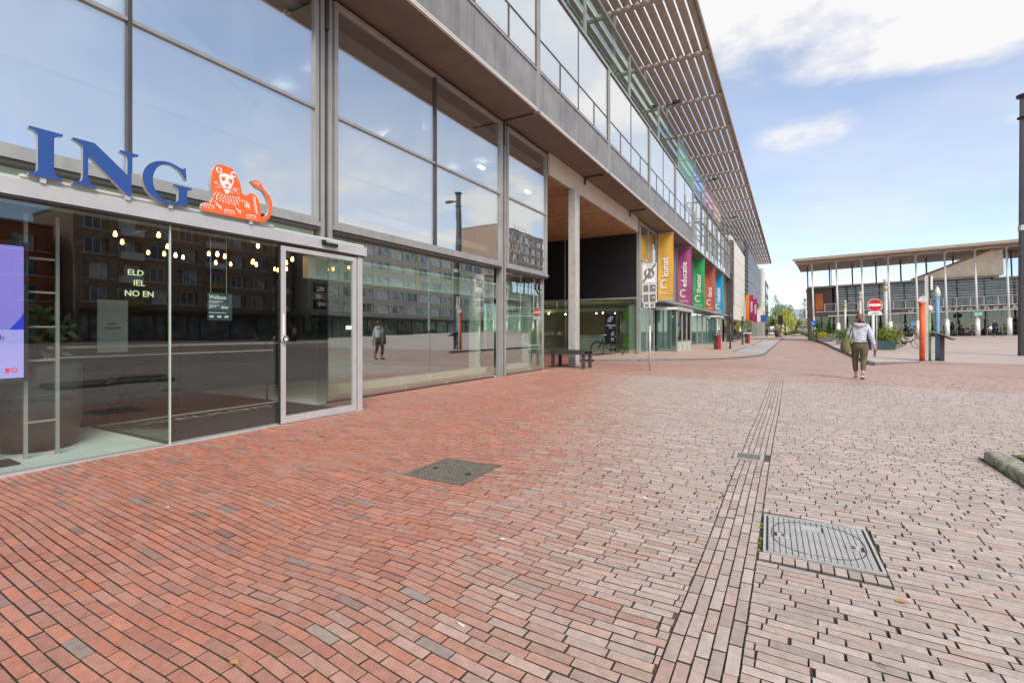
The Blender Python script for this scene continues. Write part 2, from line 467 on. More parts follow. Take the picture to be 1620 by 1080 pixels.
M['bay'] = brick_sheet_mat('pale_parking_paving', (.47, .46, .44), (.41, .40, .385), (.22, .21, .20), bw=.21, rh=.105)
M['plaza'] = brick_sheet_mat('library_plaza_paving', (.56, .455, .40), (.50, .405, .355), (.22, .18, .155), patch=(.86, .84, .84))

ground = MB().add([(-1500, -900, -.06), (1500, -900, -.06), (1500, 2600, -.06), (-1500, 2600, -.06)], [(0, 1, 2, 3)]).build('ground', mat('far_ground', (.28, .26, .22), .9, 0, .2, .05))
tag(ground, 'pale ground stretching off to the horizon', kind='structure')

BX0, BX1, BY0, BY1 = -6.98, 7.6, .2, 18.0      # the part of the square laid brick by brick
pavement = MB()
for q in ((-7, 62, -60, BY0), (BX1, 62, BY0, BY1)):
    pavement.add([(q[0], q[2], 0), (q[1], q[2], 0), (q[1], q[3], 0), (q[0], q[3], 0)], [(0, 1, 2, 3)])
pavement = pavement.build('pavement', M['pav_far'])
tag(pavement, 'worn red brick paving of the square, painted greyer to the right as sky sheen', kind='structure')

o = MB().add([(-22, 14.2, 0), (-7.0, 14.2, 0), (-7.0, 24.8, 0), (-22, 24.8, 0)], [(0, 1, 2, 3)]).build('passage_floor', brick_sheet_mat('passage_brick_paving', (.43, .19, .13), (.36, .155, .11), (.10, .07, .055)))
tag(o, 'red brick floor of the passage through the building', kind='structure')
def warp_y(x, y):
    fade = 1 - smooth(14.5, 17.6, y)
    s1 = -.07 * np.tanh((x + 1.45 + .16 * np.sin(y * 1.1)) / .42) * np.exp(-((y - 1.9) / 2.6) ** 2)
    s2 = -.03 * np.tanh((x + 3.4) / .7) * np.exp(-((y - 2.4) / 2.2) ** 2)
    return fade * (s1 + s2 + .035 * np.sin(.8 * x + .35 * y + .6) + .014 * np.sin(2.3 * x - .9 * y) + .006 * np.sin(4.1 * x + 1.3 * y))
def warp_x(x, y):
    return .009 * np.sin(.8 * y + .3) * (1 - smooth(14.5, 17.6, y)) + .03 * (y < 1.9) * (1.9 - y) * 0
def undul(x, y):
    fade = (1 - smooth(15, 17.6, y)) * smooth(BX0, BX0 + .8, x)
    return fade * (.009 * np.sin(1.5 * x + .8 * y + 1) + .007 * np.sin(2.6 * y - 1.2 * x + 2) + .006 * np.sin(3.4 * x + .6))

gxs = np.linspace(BX0, BX1, 100); gys = np.linspace(BY0, BY1, 120)
GX, GY = np.meshgrid(gxs, gys)
GZ = undul(GX, GY) - .013
jb = MB().add(list(zip(GX.ravel().tolist(), GY.ravel().tolist(), GZ.ravel().tolist())), [(r * 100 + c, r * 100 + c + 1, (r + 1) * 100 + c + 1, (r + 1) * 100 + c) for r in range(119) for c in range(99)], True)
tag(jb.build('joint_sand', M['joint'], pavement), kind='stuff')
MH1 = dict(c=(-2.63, 3.53), w=.60, d=.61, rz=0.0)
MH2 = dict(c=(.135, 3.455), w=.57, d=.645, rz=.035)
DRN = dict(c=(-.37, 5.46), w=.27, d=.26, rz=.0)
ST0, ST1 = -.435, -.170                        # the straight drainage strip
def hole(h, pad):
    cx, cy = h['c']
    wx = float(warp_x(np.float64(cx), np.float64(cy))); wy = float(warp_y(np.float64(cx), np.float64(cy)))
    return (cx - wx - h['w'] / 2 - pad, cx - wx + h['w'] / 2 + pad, cy - wy - h['d'] / 2 - pad, cy - wy + h['d'] / 2 + pad)
H1, H2, HD = hole(MH1, .012), hole(MH2, .012), hole(DRN, .008)
HS = (1.60, 2.55, 4.05, 6.46)                  # stone planter edge by the right
rows = []
def cut(x0, x1, y0, y1):
    """what is left of a course of bricks after the covers and the strip"""
    segs = [(x0, x1)]
    for hx0, hx1, hy0, hy1 in (H1, (H2[0], H2[1], H2[2] - .108, H2[3]), HD, (ST0 - .001, ST1 + .001, -9, 14.0), HS):
        if y1 <= hy0 + .012 or y0 >= hy1 - .012: continue
        o = []
        for a, b in segs:
            if b <= hx0 or a >= hx1: o.append((a, b)); continue
            if hx0 - a > .016: o.append((a, hx0))
            if b - hx1 > .016: o.append((hx1, b))
        segs = o
    return segs
RH, BW = .0535, .182
ny = int((BY1 - BY0) / RH)
for j in range(ny):
    y0 = BY0 + j * RH; y1 = y0 + RH
    xl = -5.90 if y1 < 5.56 else (-6.96 if y1 < 14.1 else BX0)
    off = (j % 2) * BW / 2 + random.uniform(-.02, .02) + .03 * math.sin(j * .21)
    x = xl - off
    while x < BX1:
        w = BW + random.uniform(-.006, .006)
        if random.random() < .02: w *= .52
        a, b = max(x, xl), min(x + w, BX1)
        if b - a > .03:
            for p, q in cut(a, b, y0, y1): rows.append((p, q, y0, y1))
        x += w
for k in range(5):
    wdt = (ST1 - ST0) / 5
    y = BY0 - random.uniform(0, .2)
    while y < 14.0:
        lg = BW + random.uniform(-.006, .006)
        a, b = max(y, BY0), min(y + lg, 14.0)
        if b > HD[2] and a < HD[3]:
            if a < HD[2] - .03: rows.append((ST0 + k * wdt, ST0 + (k + 1) * wdt, a, HD[2]))
            if b > HD[3] + .03: rows.append((ST0 + k * wdt, ST0 + (k + 1) * wdt, HD[3], b))
        elif b - a > .03: rows.append((ST0 + k * wdt, ST0 + (k + 1) * wdt, a, b))
        y += lg
nb = 10
for k in range(nb):
    wd = (H2[1] - H2[0]) / nb
    rows.append((H2[0] + k * wd, H2[0] + (k + 1) * wd, H2[2] - .106, H2[2] - .002))
A = np.array(rows)
gap = np.where(A[:, 1] - A[:, 0] > .12, .0045, .0035)
jit = rng.uniform(0, 1, len(A))
jx = .0030 + .004 * jit ** 4 + np.where(rng.uniform(0, 1, len(A)) < .05, .007, 0)
jy = .0026 + .0012 * rng.uniform(0, 1, len(A))
along_y = (A[:, 3] - A[:, 2]) > (A[:, 1] - A[:, 0])
hx = (A[:, 1] - A[:, 0]) / 2 - np.where(along_y, jy, jx)
hy = (A[:, 3] - A[:, 2]) / 2 - np.where(along_y, jx, jy)
px = (A[:, 0] + A[:, 1]) / 2; py = (A[:, 2] + A[:, 3]) / 2
e = .02
yaw = np.arctan2(warp_y(px + e, py) - warp_y(px - e, py), 2 * e)
yaw = np.where(along_y, -np.arctan2(warp_x(px, py + e) - warp_x(px, py - e), 2 * e), yaw) + rng.normal(0, .008, len(A))
cxb = px + warp_x(px, py); cyb = py + warp_y(px, py)
tx = rng.normal(0, .005, len(A)) + (undul(px + e, py) - undul(px - e, py)) / (2 * e)
ty = rng.normal(0, .010, len(A)) + (undul(px, py + e) - undul(px, py - e)) / (2 * e)
cz = undul(px, py) + rng.normal(0, .0008, len(A))
N = len(A)
gfac = smooth(-2.3, .15, cxb + .30 * (cyb - 2.0) + rng.normal(0, .25, N))  # sky sheen painted into the brick colour: greyer to the right and farther off
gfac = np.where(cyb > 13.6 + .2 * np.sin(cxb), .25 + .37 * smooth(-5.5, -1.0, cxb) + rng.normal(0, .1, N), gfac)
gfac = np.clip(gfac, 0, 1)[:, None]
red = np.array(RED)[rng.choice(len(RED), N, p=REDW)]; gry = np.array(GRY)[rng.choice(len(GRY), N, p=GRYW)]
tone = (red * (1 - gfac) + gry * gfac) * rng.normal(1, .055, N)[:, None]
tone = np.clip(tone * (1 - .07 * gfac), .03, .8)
tz = .078
bv = .0016
def brick_verts(i):
    """12 corner points of each brick in the index list i: flat top, worn arris, sides"""
    n = len(i)
    ux = np.stack([-np.ones(n), np.ones(n), np.ones(n), -np.ones(n)], 1); uy = np.stack([-np.ones(n), -np.ones(n), np.ones(n), np.ones(n)], 1)
    out = []
    for ins, zz in ((bv, 0.0), (0.0, -bv), (0.0, -.03)):
        lx = ux * (hx[i][:, None] - ins); ly = uy * (hy[i][:, None] - ins)
        ca, sa = np.cos(yaw[i])[:, None], np.sin(yaw[i])[:, None]
        X = cxb[i][:, None] + lx * ca - ly * sa; Y = cyb[i][:, None] + lx * sa + ly * ca
        Z = cz[i][:, None] + zz + tx[i][:, None] * lx + ty[i][:, None] * ly
        out.append(np.stack([X, Y, Z], 2))
    return np.concatenate(out, 1)
BF = [(0, 1, 2, 3)] + [(4 + k, 4 + (k + 1) % 4, (k + 1) % 4, k) for k in range(4)] + [(8 + k, 8 + (k + 1) % 4, 4 + (k + 1) % 4, 4 + k) for k in range(4)]
# the 300 bricks that show largest become objects of their own
s_, c_ = math.sin(TH), math.cos(TH)
dep = -s_ * cxb + c_ * cyb; lat = c_ * cxb + s_ * cyb
with np.errstate(divide='ignore', invalid='ignore'):
    ix = 810 + 770 * lat / dep; iy = 523.3 + 770 * CAMH / dep
    size = hx * hy / dep ** 3
vis = (dep > .3) & (ix > 0) & (ix < 1620) & (iy < 1078)
size = np.where(vis, size, 0)
top = np.argsort(-size)[:300]
rest = np.setdiff1d(np.arange(N), top)
V = brick_verts(rest).reshape(-1, 3)
F = (np.array(BF)[None] + (np.arange(len(rest)) * 12)[:, None, None]).reshape(-1, 4)
me = bpy.data.meshes.new('brick_field')
me.vertices.add(len(V)); me.vertices.foreach_set('co', V.ravel())
me.loops.add(F.size); me.loops.foreach_set('vertex_index', F.ravel().astype(np.int32))
me.polygons.add(len(F)); me.polygons.foreach_set('loop_start', (np.arange(len(F)) * 4).astype(np.int32))
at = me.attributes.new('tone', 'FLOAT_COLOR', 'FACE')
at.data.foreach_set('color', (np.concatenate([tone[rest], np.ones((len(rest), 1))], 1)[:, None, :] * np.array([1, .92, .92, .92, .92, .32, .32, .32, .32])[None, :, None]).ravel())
me.materials.append(M['brick_att']); me.update(); me.validate(); me.shade_flat()
tag(link('brick_field', me, pavement), kind='stuff')
TV = brick_verts(top)
for k, i in enumerate(top):
    loc = Vector((cxb[i], cyb[i], cz[i]))
    me = bpy.data.meshes.new('brick')
    me.from_pydata([Vector(p) - loc for p in TV[k]], [], BF); me.materials.append(M['brick_obj']); me.materials.append(M['joint'])
    for p_ in list(me.polygons)[5:]: p_.material_index = 1
    o = bpy.data.objects.new('brick', me); COL.objects.link(o); o.location = loc
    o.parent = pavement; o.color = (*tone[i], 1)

# moss and weeds in the open joints
def clump(b, x, y, z, r):
    for _ in range(5):
        a = random.uniform(0, 6.28); q = random.uniform(.2, 1) * r
        b.ball((x + math.cos(a) * q, y + math.sin(a) * q, z), r * .45, r * .35, r * .3, 6, 4, .25)
moss = MB()
cand = np.where(vis & (dep < 7) & ~along_y)[0]
for i in random.sample(list(cand), 700):
    if rng.uniform() > np.exp(-((cxb[i] + 1.15 - .12 * cyb[i]) / .45) ** 2) * .6 + .03: continue
    clump(moss, cxb[i] + hx[i], cyb[i] + random.uniform(-.02, .02), cz[i] - .006, random.uniform(.005, .014))
for k in range(9):
    y = random.uniform(3.1, 3.9)
    clump(moss, -.165 + random.uniform(-.012, .012), y, -.012, random.uniform(.008, .022))
tag(moss.build('moss', M['moss'], pavement), kind='stuff')

# road, sidewalk, parking bay, library plaza
road = MB().add([(-7.0, BY1, 0), (62, BY1, 0), (62, 175, 0), (-7.0, 175, 0)], [(0, 1, 2, 3)]).build('road', M['road_far'])
tag(road, 'brown pink brick road running away between the buildings', kind='structure')
KZ = .07
edge = [(-7.0, 19.0), (-5.4, 20.1), (-3.72, 21.5), (-2.6, 22.9), (-2.0, 24.2), (-1.5, 26.0), (-1.17, 27.8), (-1.13, 70), (-1.16, 170)]
sw = MB(); n = len(edge)
sw.add([(-8.0, p[1], KZ) for p in edge] + [(p[0] - .1, p[1] + .06, KZ) for p in edge], [(i, n + i, n + i + 1, i + 1) for i in range(n - 1)])
sidewalk = sw.build('sidewalk', M['walk'])
tag(sidewalk, 'raised brick sidewalk along the glass building', kind='structure')
def kerb_line(pts, w, z0, z1, parent, m, step=1.0):
    for i in range(len(pts) - 1):
        p, q = Vector((*pts[i], 0)), Vector((*pts[i + 1], 0)); L = (q - p).length
        k = max(1, round(L / step))
        if L > 30: k = max(1, round(L / 4))
        for j in range(k):
            a = p.lerp(q, j / k); b = p.lerp(q, (j + 1) / k); d = (b - a).normalized() * .006
            za = z1(a) if callable(z1) else z1; zb = z1(b) if callable(z1) else z1
            o = MB().obox((a.x + d.x, a.y + d.y, (z0 + za) / 2), (b.x - d.x, b.y - d.y, (z0 + zb) / 2), w, za - z0 + .004)
            o.build('kerb_stone', m, parent)
kerb_line([(p[0] - .05, p[1] + .03) for p in edge], .1, -.05, KZ + .002, sidewalk, M['kerb'])
bayq = [(-2.82, 30.35), (-1.25, 28.3), (-1.2, 39.2), (-2.79, 38.45)]
bay2 = [(-2.7, 44.3), (-2.1, 40.2), (-1.2, 40.2), (-1.2, 67), (-2.83, 63.6)]
pb = MB()
for poly in (bayq, bay2): pb.add([(p[0], p[1], KZ + .006) for p in poly], [tuple(range(len(poly)))])
o = pb.build('parking_bay', M['bay']); tag(o, 'pale grey parking bays let into the sidewalk', kind='structure')
kerb_line([(-2.86, 30.35), (-2.83, 38.5)], .08, KZ - .05, KZ + .03, o, M['kerb'])
kerb_line([(-2.74, 44.3), (-2.87, 63.6)], .08, KZ - .05, KZ + .03, o, M['kerb'], 4)

def plaza_z(x, y):
    t = min(1, max(0, (y - 24) / 46))
    z = .0065 * max(0, y - 24) + .026 * max(0, x - 3) * t
    edge_ = .10 * min(1, max(0, (4.6 - x) / 1.9)) * min(1, max(0, (y - 20.5) / 1.5))
    return max(z, edge_, .008) if y > 21 else .008
pl = MB(); xs = [2.62, 3.2, 3.9, 4.6, 6, 8, 11, 15, 20, 26, 34]; ys = [21.9, 22.8, 24, 26, 30, 36, 44, 54, 64, 74, 84]
def yfront(x): return 21.9 + max(0, min(1, (x - 2.62) / 1.8)) * 2.9
vv = [(x, max(y, yfront(x)) if k else yfront(x), plaza_z(x, max(y, yfront(x)))) for k, y in enumerate(ys) for x in xs]
w_ = len(xs)
pl.add(vv, [(r * w_ + c, r * w_ + c + 1, (r + 1) * w_ + c + 1, (r + 1) * w_ + c) for r in range(len(ys) - 1) for c in range(w_ - 1)], True)
plaza = pl.build('library_plaza', M['plaza'])
tag(plaza, 'pale brick plaza in front of the library, edged by a kerb', kind='structure')
def zk(p): return plaza_z(2.7, p.y) + .012
kerb_line([(2.56, 22.0), (2.62, 40), (2.9, 70), (3.1, 84), (3.4, 150)], .14, -.05, zk, plaza, M['kerb'])
kerb_line([(2.6, 21.86), (3.0, 22.45), (4.4, 24.75)], .10, -.05, lambda p: max(.012, .108 - (p.x - 2.6) * .05), plaza, M['kerb'], .8)
far_pave = MB().add([(3.4, 84, .05), (60, 84, .05), (60, 150, .05), (3.4, 150, .05)], [(0, 1, 2, 3)]).build('far_plaza', M['plaza'])
tag(far_pave, 'strip of pale paving beyond the library corner', kind='structure')

def cover(h, label, pads, mplate, mpad, padw, padd, style):
    cx, cy = h['c']; W, D = h['w'], h['d']
    t = thing('manhole_cover', label, 'manhole cover', (cx, cy, float(undul(np.float64(cx), np.float64(cy))) + .002), rz=h['rz'])
    fr = MB()
    for q in ((-W / 2, W / 2, -D / 2, -D / 2 + .014), (-W / 2, W / 2, D / 2 - .014, D / 2), (-W / 2, -W / 2 + .014, -D / 2 + .014, D / 2 - .014), (W / 2 - .014, W / 2, -D / 2 + .014, D / 2 - .014)):
        fr.box(q[0], q[1], q[2], q[3], -.03, .003)
    local('frame', t, mpad, fr)
    local('plate', t, mplate, MB().box(-W / 2 + .014, W / 2 - .014, -D / 2 + .014, D / 2 - .014, -.03, -.006))
    pd = MB(); nx, ny_ = pads
    gx, gy = (W - .05) / nx, (D - .05) / ny_
    keyholes = [(-W * .31, -.02), (W * .31, -.03)]
    for i in range(nx):
        for j in range(ny_):
            x = -W / 2 + .025 + (i + .5) * gx; y = -D / 2 + .025 + (j + .5) * gy
            if style == 'diamond' and (i + j) % 2: 
                if any(abs(x - kx) < .035 and abs(y - ky) < .03 for kx, ky in keyholes): continue
                pd.box(x - gx * .40, x + gx * .40, y - gy * .40, y + gy * .40, -.007, -.001); continue
            if style == 'diamond':
                pd.box(x - gx * .15, x + gx * .15, y - gy * .45, y + gy * .45, -.007, -.0015); continue
            if any(abs(x - kx) < .04 and abs(y - ky) < .035 for kx, ky in keyholes): continue
            if abs(x + .02) < .055 and .13 < y < .22: continue
            pd.box(x - gx * padw, x + gx * padw, y - gy * padd, y + gy * padd, -.007, .002)
    tag(local('tread', t, mpad, pd), kind='stuff')
    if style != 'diamond':
        local('rim_line', t, mplate, MB().ring((0, 0, .001), (W * .43, 0, 0), (0, D * .40, 0), 1, .004, 40, 4) if False else oval(W * .42, D * .39, .0035))
        local('name_plate', t, mpad, MB().box(-.075, .035, .135, .215, -.008, .001))
    for kx, ky in keyholes:
        for s in (-.013, .013):
            k = MB(); k.tube([(kx, ky + s, -.004), (kx, ky + s, .0032)], .0085, 10); local('key_hole', t, M['rubber'], scale_x(k, kx, 1.6))
        if style != 'diamond': local('key_plate', t, mpad, MB().box(kx - .034, kx + .034, ky - .032, ky + .032, -.008, .0018))
    return t
def oval(a, b, r):
    m = MB(); n = 48
    m.tube([(a * math.copysign(abs(math.cos(2 * PI * k / n)) ** .8, math.cos(2 * PI * k / n)), b * math.copysign(abs(math.sin(2 * PI * k / n)) ** .8, math.sin(2 * PI * k / n)), .001) for k in range(n + 1)], r, 5, False)
    return m
def scale_x(b, cx, f):
    b.v = [(cx + (x - cx) * f, y, z) for x, y, z in b.v]; return b
cover(MH1, 'dark cast iron manhole cover with chequered tread in the red paving', (26, 26), M['castdark'], M['cast'], .4, .4, 'diamond')
cover(MH2, 'silvery rectangular manhole cover with raised pads beside the drainage strip', (17, 24), M['castdark'], M['galv'], .42, .36, 'pads')
t = thing('drain_grate', 'small slotted drain grate set in the straight brick strip', 'drain grate', (*DRN['c'], float(undul(np.float64(-.37), np.float64(5.46))) + .002))
W, D = DRN['w'], DRN['d']
g = MB()
for q in ((-W / 2, -W / 2 + .03, -D / 2, D / 2), (W / 2 - .03, W / 2, -D / 2, D / 2), (-W / 2 + .03, W / 2 - .03, -D / 2, -D / 2 + .015), (-W / 2 + .03, W / 2 - .03, D / 2 - .015, D / 2)):
    g.box(*q, -.03, .003)
local('frame', t, M['galv'], g)
local('sump', t, M['rubber'], MB().box(-W / 2 + .03, W / 2 - .03, -D / 2 + .015, D / 2 - .015, -.03, -.02))
for k in range(9):
    y = -D / 2 + .03 + k * (D - .06) / 8
    local('bar', t, M['cast'], MB().box(-W / 2 + .03, W / 2 - .03, y - .007, y + .007, -.02, .001))

# low mossy stone edging at the right
t = thing('stone_edging', 'low mossy weathered stone edging at the right border of the paving', 'stone edging', (1.63, 6.4, 0))
def stone(b, x0, x1, y0, y1, z1, n=22, m=12):
    cx, cy, hx_, hy_, h = (x0 + x1) / 2, (y0 + y1) / 2, (x1 - x0) / 2, (y1 - y0) / 2, z1 + .05
    sg_ = lambda v, p: math.copysign(abs(v) ** p, v)
    vs_ = []
    for i in range(m + 1):
        t_ = PI * i / m
        for k in range(n):
            a = 2 * PI * k / n; w = 1 + random.uniform(-.018, .018)
            vs_.append((cx + hx_ * w * sg_(math.sin(t_), .42) * sg_(math.cos(a), .38), cy + hy_ * sg_(math.sin(t_), .42) * sg_(math.sin(a), .38), -.05 + h / 2 + h / 2 * w * sg_(math.cos(t_), .5)))
    b.add(vs_, [(i * n + k, (i + 1) * n + k, (i + 1) * n + (k + 1) % n, i * n + (k + 1) % n) for i in range(m) for k in range(n)], True)
part('stone_block', t, M['stone'], lambda b: stone(b, 1.615, 1.80, 5.92, 6.42, .10))
part('stone_block', t, M['stone'], lambda b: stone(b, 1.615, 1.80, 5.02, 5.905, .105))
part('stone_block', t, M['stone'], lambda b: stone(b, 1.615, 1.80, 4.1, 5.005, .10))
part('stone_block', t, M['stone'], lambda b: stone(b, 1.98, 2.5, 5.2, 6.44, .17))
mb_ = MB()
for k in range(34): clump(mb_, 1.88 + random.uniform(-.06, .07), random.uniform(5.2, 6.35), .115, random.uniform(.025, .05))
tag(mb_.build('moss_tuft', M['moss'], t), kind='stuff')
boxpart('soil', t, M['joint'], 1.79, 2.5, 4.1, 6.3, -.02, .09)

# ================================================================== THE GLASS BUILDING ON THE LEFT
bld = thing('office_building', 'long glass and zinc building with brown soffit and slatted sunshade along the street', 'building', (-6.9, 5, 0))
XF, XU, XG = -6.86, -5.80, -6.97          # first-floor glass, upper facade, shop glass
PY = [-.35, 5.58, 11.42, 17.13, 22.99, 28.95, 34.84, 40.75, 46.65, 52.5, 58.3]
ZS = 7.0

def window(y0, y1, z0, z1, x, gm, fm, muls=(), trans=(), fw=.07, depth=.12, parent=bld, name='window', mw=.045, dark=False):
    """one framed window: frame with mullions and transoms, every pane its own piece"""
    fr = MB()
    fr.box(x - depth / 2, x + depth / 2, y0, y1, z0, z0 + fw).box(x - depth / 2, x + depth / 2, y0, y1, z1 - fw, z1)
    fr.box(x - depth / 2, x + depth / 2, y0, y0 + fw, z0 + fw, z1 - fw).box(x - depth / 2, x + depth / 2, y1 - fw, y1, z0 + fw, z1 - fw)
    if not dark:
        for m_ in muls: fr.box(x - depth / 2 + .004, x + depth / 2 - .006, m_ - mw / 2, m_ + mw / 2, z0 + fw, z1 - fw)
    ysg = [y0 + fw] + [m_ for m_ in muls] + [y1 - fw]
    for q in trans:
        for a, b in zip(ysg[:-1], ysg[1:]):
            fr.box(x - depth / 2 + .008, x + depth / 2 - .01, a + (mw / 2 if a in muls else 0), b - (mw / 2 if b in muls else 0), q - mw / 2, q + mw / 2)
    f = fr.build(name, fm, parent)
    if dark:
        for m_ in muls: MB().box(x - depth / 2 + .004, x + depth / 2 - .006, m_ - mw / 2, m_ + mw / 2, z0 + fw, z1 - fw).build('mullion', M['taupe_dark'], f)
    zsg = [z0 + fw] + list(trans) + [z1 - fw]
    for a, b in zip(ysg[:-1], ysg[1:]):
        for c, d in zip(zsg[:-1], zsg[1:]):
            a2 = a + (mw / 2 if a in muls else 0); b2 = b - (mw / 2 if b in muls else 0)
            c2 = c + (mw / 2 if c in trans else 0); d2 = d - (mw / 2 if d in trans else 0)
            MB().box(x - .012, x + .012, a2 - .004, b2 + .004, c2 - .004, d2 + .004).build('pane', gm, f)
    return f
# first floor windows
window(-.2, 5.42, 3.06, 6.92, XF, M['g_upper'], M['taupe'], (2.76,), (4.94,), dark=True)
window(5.75, 11.31, 3.06, 6.92, XF, M['g_upper'], M['taupe'], (8.51,), (4.95,), dark=True)
window(11.63, 14.16, 3.06, 6.92, XF, M['g_upper'], M['taupe'], (), (4.97,))
# outer sill and ledge lines under the windows
for a, b in ((-.2, 5.42), (5.75, 11.31), (11.63, 14.2)):
    boxpart('sill', bld, M['taupe'], XF - .1, XF + .075, a - .02, b + .02, 2.985, 3.056)
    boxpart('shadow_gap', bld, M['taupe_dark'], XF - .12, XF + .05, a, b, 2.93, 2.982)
# vertical posts with dark gaskets
for y in (5.585, 11.47):
    boxpart('post', bld, M['taupe'], XF - .16, XF + .02, y - .10, y - .02, 0.0 if y > 6 else 2.6, 6.98)
    boxpart('post', bld, M['taupe_dark'], XF - .16, XF - .01, y - .019, y + .06, 0.0 if y > 6 else 2.6, 6.98)
    boxpart('post', bld, M['taupe'], XF - .16, XF + .02, y + .061, y + .14, 0.0 if y > 6 else 2.6, 6.98)
    boxpart('drain_pipe', bld, M['taupe_dark'], XF - .02, XF + .05, y - .01, y + .05, 6.35, 6.99)
# pale panel behind the letters
boxpart('spandrel_panel', bld, M['frost'], XG - .06, XG, -.35, 5.45, 2.60, 2.93)
# shop glazing at street level
def pane(name, m, *b): return boxpart(name, bld, m, *b)
f = boxpart('shop_window', bld, M['taupe_dark'], XG - .03, XG + .03, 5.72, 11.16, .0, .03)
for a, b in ((5.74, 8.46), (8.475, 11.16)):
    boxpart('pane', f, M['g_shop'], XG - .012, XG + .012, a, b, .03, 2.93)
f = boxpart('shop_window', bld, M['taupe_dark'], XG - .03, XG + .03, 11.62, 14.12, .0, .03)
boxpart('pane', f, M['g_shop'], XG - .012, XG + .012, 11.62, 14.10, .03, 2.93)
boxpart('post', bld, M['taupe'], XG - .05, XG + .04, 14.105, 14.17, 0, 2.98)
pane('side_window', M['g_shop'], -9.6, XG - .06, 14.12, 14.14, .03, 6.2)

# soffit panels between the posts, trim, joints
for i in range(len(PY) - 1):
    a, b = PY[i] + .07, PY[i + 1] - .07
    mid = (a + b) / 2
    for c, d in ((a, mid - .004), (mid + .004, b)):
        boxpart('soffit_panel', bld, M['soffit'], -6.93 if i < 3 else -6.80, XU + .02, c, d, ZS - .015, ZS + .02)
    boxpart('soffit_gap', bld, M['taupe_dark'], -6.93, XU - .05, b + .005, b + .135, ZS + .02, ZS + .08)
    # spandrel
    boxpart('edge_trim', bld, M['trim'], XU + .022, XU + .075, a, b, ZS - .03, ZS + .01)
    boxpart('edge_trim', bld, M['trim'], XU + .0, XU + .06, a, b, ZS + .035, ZS + .07)
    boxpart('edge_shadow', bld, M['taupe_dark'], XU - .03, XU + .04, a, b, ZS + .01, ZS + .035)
    if i < 6:
        for c, d in ((a, mid - .005), (mid + .005, b)):
            boxpart('spandrel_panel', bld, M['zinc'], XU - .03, XU + .02, c, d, ZS + .072, 8.06)
        boxpart('spandrel_rail', bld, M['taupe'], XU - .04, XU + .05, a, b, 8.062, 8.12)
        q = (b - a) / 4
        window(a, b, 8.122, 10.74, XU, M['g_top'], M['taupe_dark'], (mid,), (8.97,), fw=.04, depth=.07)
        for k in (1, 3):
            boxpart('mullion', bld, M['taupe_dark'], XU - .03, XU + .03, a + k * q - .03, a + k * q + .03, 8.165, 8.945)
        boxpart('parapet_cap', bld, M['taupe'], XU - .25, XU + .06, a, b, 10.745, 10.83)
for i, y in enumerate(PY):
    if i > 6: continue
    boxpart('post', bld, M['taupe'], XU - .08, XU + .08, y - .068, y - .014, ZS - .02, 10.84)
    boxpart('post', bld, M['taupe_dark'], XU - .08, XU + .04, y - .013, y + .013, ZS - .02, 10.84)
    boxpart('post', bld, M['taupe'], XU - .08, XU + .08, y + .014, y + .068, ZS - .02, 10.84)
for y in (17.13, 22.99):
    part('bracket', bld, M['taupe_dark'], lambda b: b.box(-6.68, -5.95, y - .025, y + .025, 6.93, 6.98).box(-6.70, -6.64, y - .03, y + .03, 6.70, 6.98))

# the passage through the building
for k in range(9):
    a = 14.2 + k * 10.5 / 9; b = a + 10.5 / 9
    boxpart('fascia_panel', bld, M['fascia'], -6.80, -6.74, a + .005, b - .005, 6.27, 6.98)
for k in range(7):
    a = -6.81 - k * 1.3
    for j in range(4):
        c = 14.2 + j * 10.6 / 4
        boxpart('ceiling_board', bld, M['woodceil'], a - 1.294, a, c + .004, c + 2.646, 6.25, 6.29)
YP = 24.82
for a, b in ((-16.2, -13.51), (-13.5, -10.86), (-10.80, -6.86)):
    for c, d in ((2.98, 4.6), (4.61, 6.25)):
        boxpart('wall_panel', bld, M['black'], a, b, YP, YP + .06, c, d)
boxpart('wall_backing', bld, M['black'], -16.2, -6.87, YP + .07, YP + .12, 2.98, 6.3)
boxpart('wall_post', bld, M['taupe'], -10.86, -10.80, YP - .03, YP + .04, 2.95, 6.25)
boxpart('wall_rail', bld, M['taupe'], -16.2, -6.86, YP - .05, YP + .05, 2.90, 2.978)
boxpart('post', bld, M['taupe'], -6.86, -6.70, YP - .03, YP + .22, 0, 6.9)
boxpart('passage_wall', bld, M['intwall'], -16.4, -16.2, 14.2, YP, 0, 6.25)
boxpart('passage_wall', bld, M['intwall'], -16.2, -9.6, 14.1, 14.16, 0, 6.25)
for a, b in ((-16, -13.52), (-13.5, -10.86), (-10.80, -6.92)):
    boxpart('shop_window', bld, M['g_shop'], a, b, YP + .0, YP + .024, .05, 2.898)
boxpart('sill', bld, M['taupe_dark'], -16, -6.86, YP - .02, YP + .05, 0, .05)
c = boxpart('column', bld, M['steel'], -6.86, -6.60, 16.0, 16.06, 0, 6.25)
boxpart('flange', c, M['steel'], -6.86, -6.60, 16.34, 16.40, 0, 6.25)
boxpart('web', c, M['steel'], -6.80, -6.66, 16.06, 16.34, 0, 6.25)

